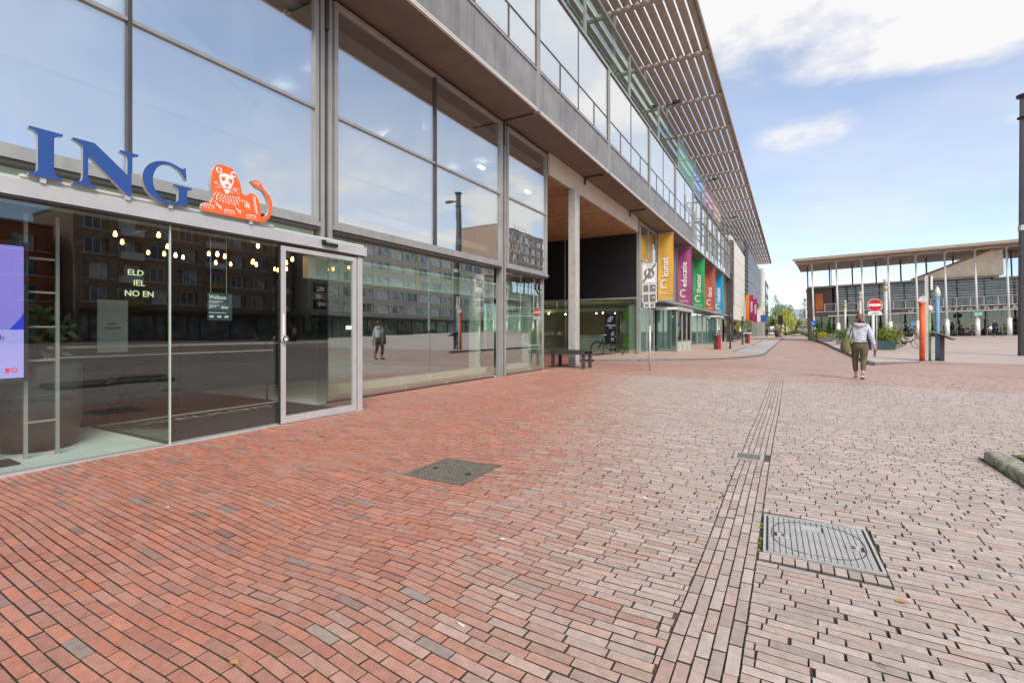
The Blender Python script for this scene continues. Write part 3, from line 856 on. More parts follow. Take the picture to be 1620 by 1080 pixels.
# third storey screen with coloured panes
XS = -6.80
cols = {5: ('g_s_green', (.16, .55, .36)), 6: ('g_s_green', (.16, .55, .36)), 7: ('g_s_blue', (.20, .45, .66)), 8: ('g_s_pink', (.72, .26, .36)), 9: ('g_s_orange', (.78, .42, .16))}
for nme, c in set(cols.values()):
    M[nme] = glass(nme + '_pane', c, .10, .01, body=tuple(min(.9, q_ * 1.2) for q_ in c), bodyfac=.75)
for i in range(len(PY) - 1):
    a, b = PY[i] + .3, PY[i + 1] + .3
    if i == 5: pm = M['g_screen']
    else: pm = M[cols[i][0]] if i in cols else M['g_screen']
    mid = (a + b) / 2
    for c, d in ((a + .05, mid - .01), (mid + .01, b - .05)):
        boxpart('screen_pane', bld, pm, XS - .01, XS + .01, c, d, 11.0, 14.55)
    boxpart('screen_post', bld, M['taupe'], XS - .06, XS + .06, a - .045, a + .045, 10.8, 14.62)
    boxpart('top_rail', bld, M['taupe'], XS - .05, XS + .06, a + .046, b - .046, 14.56, 14.68)
    boxpart('hand_rail', bld, M['taupe_dark'], XS - .01 + .08, XS + .12, a + .046, b - .046, 12.1, 12.16)
    for k in range(1, 4):
        boxpart('baluster', bld, M['taupe_dark'], XS + .08, XS + .12, a + k * (b - a) / 4 - .02, a + k * (b - a) / 4 + .02, 10.85, 12.1)
boxpart('roof_slab', bld, M['zinc'], -16.3, XU - .06, -.4, 59.4, 10.62, 10.8)

# slatted sunshade
ZL = 17.4
sh = MB().box(-4.05, -3.95, -1, 131, ZL - .12, ZL + .06).build('sunshade', M['slat'], bld)
def slat(b, x, y0, y1):
    pts = [(.19 * math.cos(a), .055 * math.sin(a)) for a in [2 * PI * k / 14 for k in range(14)]]
    ca, sa = math.cos(R(24)), math.sin(R(24))
    sec = [(x + p * ca + q * sa, ZL + p * sa * 1 - q * ca) for p, q in pts]
    n = len(sec)
    b.add([(p, y0, q) for p, q in sec] + [(p, y1, q) for p, q in sec], [(i, (i + 1) % n, n + (i + 1) % n, n + i) for i in range(n)] + [tuple(reversed(range(n))), tuple(range(n, 2 * n))], False)
for k in range(12):
    b = MB(); slat(b, -4.25 - .47 * k, -1, 131); b.build('slat', M['slat'], sh)
for k in range(23):
    y = k * 5.9 + .2
    part('beam', sh, M['slat'], lambda b: b.box(-9.7, -4.06, y - .09, y + .09, ZL - .30, ZL - .14))
    if k < 14:
        for j in range(12): boxpart('clamp', sh, M['steel'], -4.25 - .47 * j - .11, -4.25 - .47 * j + .11, y - .13, y + .13, ZL - .22, ZL - .06)
    boxpart('strut', sh, M['taupe'], -7.75, -7.63, y - .05, y + .05, 10.8, ZL - .29)
for y in (31.0, 48.5, 66):
    part('floodlight', bld, M['darkmetal'], lambda b: b.box(-6.75, -6.1, y - .05, y + .05, 15.2, 15.26).box(-6.35, -5.85, y - .16, y + .16, 15.26, 15.38))

# galleries hung before the facade further along the street
for k in range(9):
    y = 34.9 + k * 2.66
    boxpart('gallery_post', bld, M['gallery'], -5.32, -5.2, y - .06, y + .06, 7.0, 10.6 - .12 * (k % 2))
for z in (8.55, 9.9):
    boxpart('gallery_rail', bld, M['gallery'], -5.30, -5.22, 34.9, 56.2, z, z + .09)
for k in range(5):
    y = 35.0 + k * 5.3
    for z in (8.6, 9.95): boxpart('gallery_arm', bld, M['gallery'], -5.85, -5.33, y - .05, y + .05, z, z + .08)
M['cream'] = mat('cream_panel', (.70, .65, .55), .55, 0, .06, 1.0, stain=.2)
M['whitepanel'] = mat('white_panel', (.62, .64, .62), .4, 0, .05, 1)
for i in range(6, 10):
    a, b = PY[i] + .06, PY[i + 1] - .06
    window(a, b, ZS + .08, 10.74, XU - .1, M['g_top'], M['taupe'], (a + (b - a) / 3, a + 2 * (b - a) / 3), (8.6,), fw=.06)
    boxpart('parapet_cap', bld, M['taupe'], XU - .25, XU + .02, a, b, 10.745, 10.83)
boxpart('end_post', bld, M['taupe_dark'], XU - .4, XU + .3, 58.4, 58.75, KZ, 11.2)

# interiors: floors, ceilings, back walls, columns and a brace behind the glass
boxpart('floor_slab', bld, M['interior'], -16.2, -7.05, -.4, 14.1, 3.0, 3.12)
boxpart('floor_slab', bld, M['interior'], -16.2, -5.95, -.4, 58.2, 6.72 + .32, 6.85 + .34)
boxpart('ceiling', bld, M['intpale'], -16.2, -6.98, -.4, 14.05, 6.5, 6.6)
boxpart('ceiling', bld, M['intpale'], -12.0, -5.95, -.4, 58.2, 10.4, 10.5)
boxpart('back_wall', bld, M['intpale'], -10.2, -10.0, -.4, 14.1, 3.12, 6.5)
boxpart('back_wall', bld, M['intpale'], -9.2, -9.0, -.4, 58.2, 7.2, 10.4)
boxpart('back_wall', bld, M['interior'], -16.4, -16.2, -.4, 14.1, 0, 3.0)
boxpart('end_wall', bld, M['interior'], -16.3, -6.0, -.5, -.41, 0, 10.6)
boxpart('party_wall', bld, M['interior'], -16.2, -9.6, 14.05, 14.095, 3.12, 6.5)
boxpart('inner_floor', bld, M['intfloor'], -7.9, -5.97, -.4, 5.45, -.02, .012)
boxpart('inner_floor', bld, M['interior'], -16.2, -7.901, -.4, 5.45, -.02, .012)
boxpart('inner_floor', bld, M['intfloor'], -16.2, -7.01, 5.452, 14.1, -.02, .012)
for y in (1.9, 4.7, 8.9, 13.0):
    boxpart('inner_column', bld, M['intpale'], -7.85, -7.62, y - .12, y + .12, 3.12, 6.5)
part('brace', bld, M['intpale'], lambda b: b.obox((-7.6, 1.6, 6.5), (-7.6, 4.9, 5.0), .12, .14).obox((-7.6, 7.0, 4.7), (-7.6, 9.0, 6.45), .12, .14))
boxpart('inner_beam', bld, M['intpale'], -7.61, -7.5, -.3, 14, 4.3, 4.48)
boxpart('ledge', bld, M['ledgepaint'], -7.20, -7.05, 6.5, 11.0, 3.36, 3.52)
# pale ledges and bulkhead behind the shop glass
boxpart('ledge', bld, M['ledgepaint'], -7.10, -7.0, 6.0, 10.85, .14, .30)
boxpart('ledge', bld, M['ledgepaint'], -7.10, -7.0, 11.95, 13.5, .14, .30)
for y in (6.4, 7.8, 9.2, 10.6, 12.2, 13.3): boxpart('ledge_leg', bld, M['ledgepaint'], -7.07, -7.04, y - .02, y + .02, .012, .14)
for z in (.90, 1.03): boxpart('inner_railing', bld, M['intpale'], -8.02, -7.99, 2.3, 5.4, z, z + .022)
for y in (2.4, 3.9, 5.3): boxpart('railing_post', bld, M['rubber'], -8.03, -8.0, y - .015, y + .015, .012, 1.03)
M['tube'] = emit_mat('white_tube_lamp', (1.0, .93, .82), 7)
for y in (1.0, 3.4, 6.6, 9.6, 12.6):
    for x in (-8.3, -9.4): boxpart('tube_lamp', bld, M['tube'], x - .04, x + .04, y - .14, y + .14, 6.28, 6.33)
boxpart('bulkhead', bld, M['ledgepaint'], -7.45, -7.30, 5.6, 14.0, 2.18, 2.52)
boxpart('bulkhead_top', bld, M['greenwhite'], -7.45, -7.05, 5.6, 14.0, 2.521, 2.56)
boxpart('inner_column', bld, M['ledgepaint'], -7.45, -7.25, 10.7, 10.95, .012, 2.17)
boxpart('inner_column', bld, M['ledgepaint'], -7.45, -7.25, 13.65, 13.9, .012, 2.17)

# ------------------------------------------------------------------ lettering
_fontcache = {}
def lettering(name, body, size, org, ex, ey, m, parent, depth=.004, align='LEFT', shear=0.0, width=None, squeeze=1.0, bold=0.0):
    """flat raised letters; org = left end of the base line, ex = reading direction, ey = up"""
    cu = bpy.data.curves.new('type', 'FONT'); cu.body = body; cu.size = size; cu.extrude = depth / 2; cu.align_x = align; cu.shear = shear; cu.resolution_u = 3; cu.offset = bold * size
    to = bpy.data.objects.new('type', cu); COL.objects.link(to)
    dg = bpy.context.evaluated_depsgraph_get()
    me = bpy.data.meshes.new_from_object(to.evaluated_get(dg))
    bpy.data.objects.remove(to); bpy.data.curves.remove(cu)
    ex, ey = Vector(ex), Vector(ey); ez = ex.cross(ey)
    if width:
        xs_ = [v.co.x for v in me.vertices]; squeeze = width / max(1e-6, (max(xs_) - min(xs_)))
    org = Vector(org)
    for v in me.vertices: v.co = org + ex * v.co.x * squeeze + ey * v.co.y + ez * (v.co.z + depth / 2)
    me.materials.clear(); me.materials.append(m)
    me.name = name
    return link(name, me, parent)
EY, EZ, EX = (0, 1, 0), (0, 0, 1), (1, 0, 0)

# ================================================================== ENTRANCE
XE = -5.90
boxpart('entrance_beam', bld, M['alu'], XE - .10, XE + .09, -.35, 5.53, 2.425, 2.565)
boxpart('beam_seam', bld, M['taupe_dark'], XE - .06, XE + .075, -.35, 5.50, 2.405, 2.424)
boxpart('entrance_roof', bld, M['frost'], -7.0, XE + .05, -.35, 5.50, 2.567, 2.60)
boxpart('entrance_sill', bld, M['alu'], XE - .06, XE + .05, -.35, 5.50, -.01, .014)
for a, b in ((-.35, 2.752), (2.768, 4.055)):
    boxpart('entrance_pane', bld, M['g_door'], XE - .008, XE + .008, a, b, .014, 2.404)
boxpart('glass_joint', bld, M['frost'], XE - .012, XE + .012, 2.753, 2.767, .014, 2.404)
boxpart('side_pane', bld, M['g_door'], -8.4, XE - .015, 2.754, 2.766, .03, 2.404)
boxpart('side_rail', bld, M['taupe_dark'], -8.4, XE - .015, 2.74, 2.78, .0135, .03)
boxpart('end_pane', bld, M['g_door'], -6.93, XE - .06, 5.47, 5.482, .02, 2.404)
d = MB()
d.box(XE + .01, XE + .06, 4.06, 4.13, .02, 2.38).box(XE + .01, XE + .06, 5.28, 5.345, .02, 2.38)
d.box(XE + .01, XE + .06, 4.13, 5.28, .02, .115).box(XE + .01, XE + .06, 4.13, 5.28, 2.32, 2.38)
door = d.build('sliding_door', M['alu'], bld)
boxpart('pane', door, M['g_door'], XE + .028, XE + .042, 4.13, 5.28, .115, 2.32)
boxpart('seal', door, M['rubber'], XE + .02, XE + .05, 4.045, 4.06, .02, 2.38)
part('lock_knob', door, M['alu'], lambda b: b.tube([(XE + .06, 4.095, 1.14), (XE + .10, 4.095, 1.14)], .048, 18))
part('lock_face', door, M['rubber'], lambda b: b.tube([(XE + .10, 4.095, 1.14), (XE + .108, 4.095, 1.14)], .038, 18))
part('lock_core', door, M['white'], lambda b: b.tube([(XE + .108, 4.095, 1.14), (XE + .113, 4.095, 1.14)], .024, 18))
boxpart('sticker', door, M['white'], XE + .0605, XE + .063, 4.08, 4.112, 1.2, 1.48)
boxpart('sticker', door, M['white'], XE + .042, XE + .045, 5.15, 5.27, 1.27, 1.33)
for z in (.75, 1.75): boxpart('hinge_cover', door, M['steel'], XE + .0605, XE + .064, 5.30, 5.325, z, z + .1)
boxpart('door_jamb', bld, M['alu'], XE - .05, XE + .055, 5.375, 5.47, .0, 2.404)
boxpart('door_jamb', bld, M['steel'], XE - .05, XE - .0, 5.346, 5.374, .0, 2.404)
part('motion_sensor', bld, M['rubber'], lambda b: b.box(XE + .092, XE + .135, 4.68, 4.93, 2.475, 2.52).box(XE + .092, XE + .15, 4.67, 4.71, 2.50, 2.545))

# logo sign standing on the beam
sg = thing('logo_sign', 'blue raised serif letters ING with an orange lion emblem on the entrance beam', 'sign', (XE, 2.7, 2.57))
XL = -5.83
def letter(poly, name='letter', m='blue', t=.05):
    poly = [(a, b) for a, b in poly]
    o = MB().prism(poly, (XL, 0, 0), EY, EZ, t).build(name, M['letterside'], sg)
    o.data.materials.append(M[m])
    n = len(poly)
    o.data.polygons[1].material_index = 1
    return o
def serif(y, w, z0, z1, foot):
    pass
zb, zt = 2.615, 3.045
letter([(1.59, zb), (1.82, zb), (1.82, zb + .022), (1.785, zb + .03), (1.762, zb + .055), (1.76, zb + .09), (1.76, zt - .09), (1.762, zt - .055), (1.785, zt - .03), (1.82, zt - .022), (1.82, zt), (1.59, zt), (1.59, zt - .022), (1.625, zt - .03), (1.648, zt - .055), (1.65, zt - .09), (1.65, zb + .09), (1.648, zb + .055), (1.625, zb + .03), (1.59, zb + .022)])
letter([(1.89, zb), (2.075, zb), (2.075, zb + .02), (2.03, zb + .032), (2.01, zb + .055), (2.006, zb + .10), (2.006, zt - .13), (2.318, zb - .005), (2.356, zb - .005), (2.356, zt - .08), (2.362, zt - .045), (2.385, zt - .028), (2.415, zt - .02), (2.415, zt), (2.255, zt), (2.255, zt - .02), (2.30, zt - .03), (2.318, zt - .055), (2.32, zt - .10), (2.32, zb + .20), (2.055, zt), (1.89, zt), (1.89, zt - .02), (1.925, zt - .03), (1.96, zt - .055), (1.966, zt - .09), (1.966, zb + .08), (1.955, zb + .045), (1.93, zb + .028), (1.89, zb + .02)])
G = []
cg, rg = (2.685, 2.83), (.235, .225)
for k in range(0, 25):
    a = R(48 + k * (345 - 48) / 24 * .86); G.append((cg[0] + rg[0] * math.cos(a), cg[1] + rg[1] * math.sin(a)))
G = [(2.865, 3.0), (2.865, 3.035), (2.85, 3.035), (2.835, 3.02)] + [(cg[0] + rg[0] * math.cos(R(a)), cg[1] + rg[1] * math.sin(R(a))) for a in range(62, 296, 9)] + \
    [(2.80, 2.61), (2.865, 2.635), (2.865, 2.615), (2.878, 2.615), (2.878, 2.77), (2.885, 2.80), (2.91, 2.81), (2.925, 2.815), (2.925, 2.832), (2.735, 2.832), (2.735, 2.815), (2.765, 2.81), (2.785, 2.80), (2.79, 2.77), (2.79, 2.665), (2.76, 2.645), (2.715, 2.635)] + \
    [(2.70 + .155 * math.cos(R(a)), 2.83 + .198 * math.sin(R(a))) for a in range(268, 62, -12)] + [(2.81, 2.985), (2.845, 2.93), (2.865, 2.90), (2.872, 2.90)]
letter(G)
LION = [(3.03, 2.665), (3.045, 2.70), (3.07, 2.715), (3.13, 2.72), (3.155, 2.77), (3.16, 2.80), (3.14, 2.86), (3.13, 2.94), (3.135, 3.02), (3.15, 3.10), (3.18, 3.16), (3.21, 3.185), (3.25, 3.195), (3.29, 3.193), (3.33, 3.19), (3.37, 3.183), (3.405, 3.165), (3.43, 3.13), (3.44, 3.09), (3.462, 3.055), (3.48, 3.01), (3.487, 2.96), (3.50, 2.915), (3.53, 2.905), (3.56, 2.91), (3.59, 2.94), (3.62, 2.95), (3.65, 2.945), (3.675, 2.93), (3.71, 2.88), (3.725, 2.83), (3.733, 2.78), (3.74, 2.675), (3.79, 2.695), (3.82, 2.72), (3.838, 2.76), (3.844, 2.81), (3.84, 2.87), (3.825, 2.925), (3.80, 2.975), (3.775, 3.005), (3.74, 3.025), (3.70, 3.028), (3.665, 3.04), (3.635, 3.065), (3.61, 3.095), (3.66, 3.122), (3.70, 3.125), (3.73, 3.118), (3.75, 3.09), (3.76, 3.06), (3.80, 3.025), (3.85, 2.98), (3.88, 2.93), (3.893, 2.88), (3.893, 2.82), (3.88, 2.77), (3.86, 2.70), (3.83, 2.66), (3.79, 2.63), (3.74, 2.615), (3.64, 2.612), (3.33, 2.612), (3.045, 2.612), (3.03, 2.635)]
lion = letter(LION, 'lion_emblem', 'orange', .05)
XW = XL + .0505
dm = MB()
def dprism(poly, name=None):
    (MB() if name else dm).prism(poly, (XW, 0, 0), EY, EZ, .003) if not name else MB().prism(poly, (XW, 0, 0), EY, EZ, .003).build(name, M['emblemwhite'], lion)
def blobp(cy, cz, ry, rz, n=14, a0=0): return [(cy + ry * math.cos(2 * PI * k / n + a0), cz + rz * math.sin(2 * PI * k / n + a0)) for k in range(n)]
def stroke(pts, w):
    """tapered white brush stroke"""
    n = len(pts); L, Rr = [], []
    for i, p in enumerate(pts):
        a = pts[max(0, i - 1)]; b = pts[min(n - 1, i + 1)]
        dx, dy = b[0] - a[0], b[1] - a[1]; q = math.hypot(dx, dy) or 1
        ww = w * (.25 + .75 * math.sin(PI * (i + .5) / n)) / 2
        L.append((p[0] - dy / q * ww, p[1] + dx / q * ww)); Rr.append((p[0] + dy / q * ww, p[1] - dx / q * ww))
    dprism(L + Rr[::-1])
# face mask, ears, muzzle
dprism([(3.225, 3.07), (3.26, 3.095), (3.30, 3.10), (3.345, 3.10), (3.385, 3.085), (3.395, 3.05), (3.385, 3.0), (3.37, 2.965), (3.355, 2.935), (3.345, 2.90), (3.33, 2.872), (3.315, 2.865), (3.295, 2.872), (3.28, 2.90), (3.265, 2.935), (3.24, 2.97), (3.225, 3.02)], 'face')
for cy, cz_ in ((3.222, 3.122), (3.393, 3.118)):
    dprism(blobp(cy, cz_, .034, .036), 'ear')
# strokes of the mane, paws and flank
for k in range(13):
    a = R(-62 + k * 24)
    c0 = (3.305 + .115 * math.cos(a), 3.03 + .135 * math.sin(a)); c1 = (3.305 + .15 * math.cos(a), 3.03 + .165 * math.sin(a))
    if c1[1] < 3.16 and k not in (2, 3, 9, 10): stroke([c0, ((c0[0] + c1[0]) / 2 + .003, (c0[1] + c1[1]) / 2), c1], .012)
for row, (z, y0, y1, n) in enumerate(((2.845, 3.19, 3.45, 9), (2.81, 3.17, 3.49, 11), (2.775, 3.20, 3.44, 8))):
    for k in range(n):
        y = y0 + (y1 - y0) * k / (n - 1); q = (y - (y0 + y1) / 2) * .35
        zz = z - .03 * math.cos((y - 3.32) * 9) + .02
        stroke([(y, zz + .014), (y + q * .1, zz), (y + q * .2, zz - .014)], .011)
for k in range(4):
    stroke([(3.165 + k * .018, 2.755 - k * .012), (3.188 + k * .018, 2.735 - k * .012), (3.195 + k * .018, 2.70 - k * .012)], .010)
    stroke([(3.40 + k * .016, 2.755 - k * .012), (3.425 + k * .016, 2.735 - k * .012), (3.432 + k * .014, 2.70 - k * .012)], .010)
for k in range(8):
    stroke([(3.63 + .004 * k, 2.915 - .026 * k), (3.655 + .004 * k, 2.905 - .026 * k), (3.662 + .004 * k, 2.885 - .026 * k)], .012)
for k in range(6):
    stroke([(3.515 + .012 * k, 2.84 - .014 * (k % 3)), (3.535 + .01 * k, 2.80 - .014 * (k % 3)), (3.53 + .012 * k, 2.77 - .014 * (k % 3))], .009)
for cy, cz_ in ((3.10, 2.675), (3.335, 2.66), (3.605, 2.655)):
    for k in range(4):
        a = -.045 + k * .028
        stroke([(cy + a, cz_ - .026), (cy + a - .004, cz_ + .008), (cy + a + .012, cz_ + .024), (cy + a + .024, cz_ + .006), (cy + a + .022, cz_ - .02)], .010)
for s in (-1, 1):
    for k in range(2):
        y0 = 3.315 + s * .055
        stroke([(y0, 2.945 - k * .02), (y0 + s * .05, 2.955 - k * .035), (y0 + s * .09, 2.945 - k * .05)], .006)
stroke([(3.645, 3.085), (3.67, 3.09), (3.695, 3.10)], .012); stroke([(3.69, 3.07), (3.71, 3.085), (3.72, 3.105)], .012)
tag(dm.build('fur_strokes', M['emblemwhite'], lion), kind='stuff')
fx = MB()
def fprism(poly): fx.prism(poly, (XW + .0035, 0, 0), EY, EZ, .002)
for cy, cz_ in ((3.222, 3.122), (3.393, 3.118)): fprism(blobp(cy, cz_, .017, .019))
fprism([(3.245, 3.045), (3.285, 3.06), (3.292, 3.03), (3.268, 3.005), (3.25, 3.02)]); fprism([(3.335, 3.055), (3.378, 3.045), (3.372, 3.01), (3.35, 3.0), (3.332, 3.025)])
fprism([(3.29, 2.965), (3.312, 2.985), (3.335, 2.965), (3.313, 2.945)])
fprism([(3.275, 2.925), (3.313, 2.935), (3.35, 2.925), (3.35, 2.918), (3.313, 2.926), (3.275, 2.917)])
tag(fx.build('face_features', M['orange'], lion), kind='stuff')
for y in (1.69, 2.33, 2.72, 3.62):
    part('bracket', sg, M['alu'], lambda b: b.box(XL + .0, XL + .04, y - .02, y + .02, 2.567, 2.63))
boxpart('mounting_rail', sg, M['trim'], XL - .05, XL - .006, 1.55, 3.95, 2.60, 2.625)

# things inside the entrance
t = thing('display_screen', 'tall digital screen glowing lavender behind the entrance glass at the left edge', 'screen', (-6.3, 1.3, .012))
boxpart('housing', t, M['rubber'], -6.36, -6.31, .95, 1.735, .77, 2.09)
M['lav'] = emit_mat('lavender_display', (.34, .27, .86), .52)
boxpart('display', t, M['lav'], -6.309, -6.305, .98, 1.70, .81, 2.045)
M['scr_white'] = emit_mat('display_pale_panel', (.46, .40, .92), .58)
boxpart('lower_panel', t, M['scr_white'], -6.3045, -6.3035, .98, 1.70, .812, 1.26)
part('blue_shape', t, emit_mat('display_blue', (.03, .05, .55), .8), lambda b: b.prism([(1.60, 1.262), (1.70, 1.262), (1.70, 1.42), (1.67, 1.36)], (-6.3035, 0, 0), EY, EZ, .001))
M['scr_red'] = emit_mat('display_red', (.75, .05, .06), .7)
lettering('lettering', 'ak', .075, (-6.303, 1.505, 1.165), EY, EZ, emit_mat('display_text', (.15, .05, .18), .5), t, .001)
part('logo', t, M['scr_red'], lambda b: b.box(-6.3034, -6.302, 1.575, 1.605, .86, .905).ring((-6.3025, 1.635, .882), EY, EZ, .018, .005, 16, 4))
boxpart('foot', t, M['darkmetal'], -6.5, -6.2, 1.05, 1.65, .0125, .03)
boxpart('stem', t, M['darkmetal'], -6.4, -6.361, 1.28, 1.40, .03, 1.2)
t = thing('display_rack', 'slim grey metal ladder frame standing beside the lavender screen', 'rack', (-6.42, 1.96, .012))
for y in (1.745, 1.98): boxpart('upright', t, M['taupe'], -6.44, -6.41, y - .014, y + .014, .0125, 2.39)
for z in (.35, .95, 1.28, 1.62, 1.95): boxpart('rung', t, M['taupe'], -6.435, -6.415, 1.76, 1.965, z, z + .02)
t = thing('potted_plant', 'green leafy plant in a dark tub behind the ladder frame', 'plant', (-6.9, 1.95, .012))
part('pot', t, M['darkmetal'], lambda b: b.lathe(-6.95, 1.98, [(.30, .0125), (.36, .3), (.36, .85), (.34, .9)], 20))
def leafy(b, c, r, n, s):
    for _ in range(n):
        v = Vector((random.gauss(0, 1), random.gauss(0, 1), random.gauss(0, 1))).normalized() * r * random.uniform(.4, 1)
        p = Vector(c) + v; d = Vector((random.gauss(0, 1), random.gauss(0, 1), random.gauss(0, .6))).normalized(); u = d.cross(Vector((random.gauss(0, 1), random.gauss(0, 1), random.gauss(0, 1)))).normalized()
        b.add([p, p + d * s + u * s * .45, p + d * s * 2.1, p + d * s - u * s * .45], [(0, 1, 2, 3)])
M['leafdark'] = mat('leaf_green', (.07, .12, .035), .5, 0, .35, 8)
part('foliage', t, M['leafdark'], lambda b: leafy(b, (-6.95, 1.98, 1.25), .34, 160, .07))

t = thing('floor_mat', 'charcoal entrance mat with pale woven letters inside the glass doors', 'mat', (-6.8, 4.0, .012))
boxpart('carpet', t, M['mat_'], -7.7, -5.99, 2.82, 5.4, .0135, .022)
M['matletter'] = mat('woven_letter_grey', (.50, .50, .48), .9)
lettering('lettering', 'WELKOM', .22, (-7.35, 3.05, .022), EY, (-1, 0, 0), M['matletter'], t, .002, width=1.9)
t = thing('hanging_notice', 'small dark glass notice with white Welkom lettering hung inside the entrance', 'notice', (-5.95, 3.33, 1.4))
M['noticebody'] = mat('notice_smoked_acrylic', (.045, .075, .075), .2, 0, .05, 3)
boxpart('plate', t, M['noticebody'], -5.962, -5.955, 3.19, 3.475, 1.375, 1.70)
for y in (3.225, 3.41): boxpart('wire', t, M['alu'], -5.961, -5.958, y - .0015, y + .0015, 1.70, 2.404)
lettering('lettering', 'Welkom', .066, (-5.954, 3.203, 1.63), EY, EZ, M['white'], t, .001, width=.20, bold=.015)
sm = MB()
for z, L in ((1.60, .16), (1.583, .11), (1.55, .12), (1.535, .08), (1.52, .03), (1.463, .20)): 
    y = 3.205
    while y < 3.205 + L:
        w = random.uniform(.008, .02); sm.box(-5.954, -5.953, y, min(y + w, 3.205 + L), z, z + .008); y += w + .004
for z in (1.535, 1.52): sm.box(-5.954, -5.953, 3.345, 3.385, z, z + .009).box(-5.954, -5.953, 3.39, 3.43, z, z + .009)
for y in (3.21, 3.30, 3.385): sm.box(-5.954, -5.953, y, y + .045, 1.41, 1.432)
tag(sm.build('small_print', M['white'], t), kind='stuff')

for i_, (x, y, z) in enumerate(by_view([(b_, a_, c_) for a_, b_, c_ in ((3.9, -8.4, 2.55), (4.25, -8.9, 2.5), (4.6, -8.3, 2.52), (4.95, -8.7, 2.56), (5.25, -8.35, 2.48), (5.6, -8.8, 2.5), (5.95, -8.4, 2.55), (6.3, -8.9, 2.5), (4.4, -9.6, 2.6), (5.4, -9.8, 2.58), (6.6, -9.6, 2.55), (4.8, -7.5, 2.62), (5.5, -7.6, 2.5), (3.55, -7.9, 2.62), (3.3, -8.6, 2.66), (3.7, -9.4, 2.68), (4.1, -7.4, 2.7), (5.0, -9.3, 2.66), (5.9, -9.4, 2.62), (6.9, -8.5, 2.6), (7.2, -9.2, 2.62), (4.5, -10.4, 2.7), (5.2, -10.6, 2.72), (6.1, -10.5, 2.68), (7.0, -10.3, 2.66))])):
    t = thing('pendant_lamp', ORD[i_] + ' bare glowing bulb from the left behind the entrance glass', 'lamp', (x, y, z), 'pendant bulbs in the entrance hall')
    part('bulb', t, M['bulb'], lambda b: b.lathe(x, y, [(.008, z - .03), (.02, z - .02), (.024, z - .0), (.018, z + .03), (.012, z + .05)], 10))
    part('holder', t, M['rubber'], lambda b: b.lathe(x, y, [(.016, z + .05), (.016, z + .10)], 8))
    part('cable', t, M['rubber'], lambda b: b.cyl(x, y, z + .10, 2.99, .003, n=5))
t = thing('lit_wall_lettering', 'three short rows of glowing cream letters on the dark wall inside the entrance', 'lettering', (-9.02, 3.5, 1.8))
boxpart('backing', t, M['rubber'], -9.06, -9.03, 3.35, 4.2, 1.7, 2.35)
for s_txt, z, y in (('ELD', 2.13, 3.62), ('IEL', 1.97, 3.70), ('NO EN', 1.80, 3.58)):
    lettering('letter_row', s_txt, .13, (-9.03, y, z), EY, EZ, M['signlit'], t, .01)
t = thing('poster', 'white poster with a small printed motif standing in the dark entrance hall', 'poster', (-8.2, 2.6, .9))
boxpart('sheet', t, M['white'], -8.23, -8.21, 2.95, 3.30, .95, 1.68)
part('motif', t, mat('poster_ink', (.30, .16, .06), .6), lambda b: b.box(-8.2095, -8.208, 3.03, 3.22, 1.28, 1.30).box(-8.2095, -8.208, 3.05, 3.17, 1.34, 1.355))
boxpart('stand', t, M['rubber'], -8.24, -8.231, 3.10, 3.14, .012, 1.68)
t = thing('counter', 'long dark counter with a pale edge deep inside the entrance hall', 'counter', (-10.5, 5, .012))
boxpart('body', t, M['interior'], -11.2, -10.4, 3.4, 8.5, .0125, .95)
boxpart('top', t, M['intpale'], -11.25, -10.35, 3.35, 8.55, .95, .985)
t = thing('shop_lettering', 'row of small copper coloured letters inside the shop window', 'lettering', (-8.6, 7.5, 1.7))
M['copper'] = mat('copper_letters', (.50, .20, .06), .45, .2)
lettering('letter_row', 'WART OU', .20, (-8.0, 7.3, 1.66), EY, EZ, M['copper'], t, .012, width=1.45)
for y in (7.35, 8.7): boxpart('rod', t, M['rubber'], -8.005, -7.995, y - .003, y + .003, 1.83, 3.0)
# chalk drawing on the glass of the corner window
t = thing('window_drawing', 'white chalk doodle drawn on the corner first floor window', 'drawing', (-6.84, 12.6, 3.3))
M['bannerchalk'] = mat('faded_chalk', (.40, .40, .39), .8)
dr = MB()
def chalk(pts, r=.004): dr.tube([(-6.842, y, z) for y, z in pts], r, 5)
random.seed(5)
for cy, cz_, ry, rz, rot in ((12.05, 3.75, .10, .28, .35), (12.35, 3.68, .09, .2, -.2), (11.95, 3.42, .12, .12, .3), (12.1, 3.25, .08, .17, 0), (12.75, 3.9, .30, .2, .3)):
    chalk([(cy + ry * math.cos(a) * math.cos(rot) - rz * math.sin(a) * math.sin(rot), cz_ + ry * math.cos(a) * math.sin(rot) + rz * math.sin(a) * math.cos(rot)) for a in [2 * PI * k / 18 * .95 for k in range(19)]])
chalk([(12.55 + .12 * math.sin(k * 1.9) + k * .035, 3.75 - k * .035) for k in range(16)])
chalk([(12.0 + k * .07, 4.25 + .06 * math.sin(k * 2.1)) for k in range(14)])
chalk([(12.6 + .1 * math.sin(k * 2.4) + k * .03, 3.35 + .1 * math.cos(k * 1.7)) for k in range(14)])
dr.build('chalk_line', M['bannerchalk'], t)
random.seed(21)

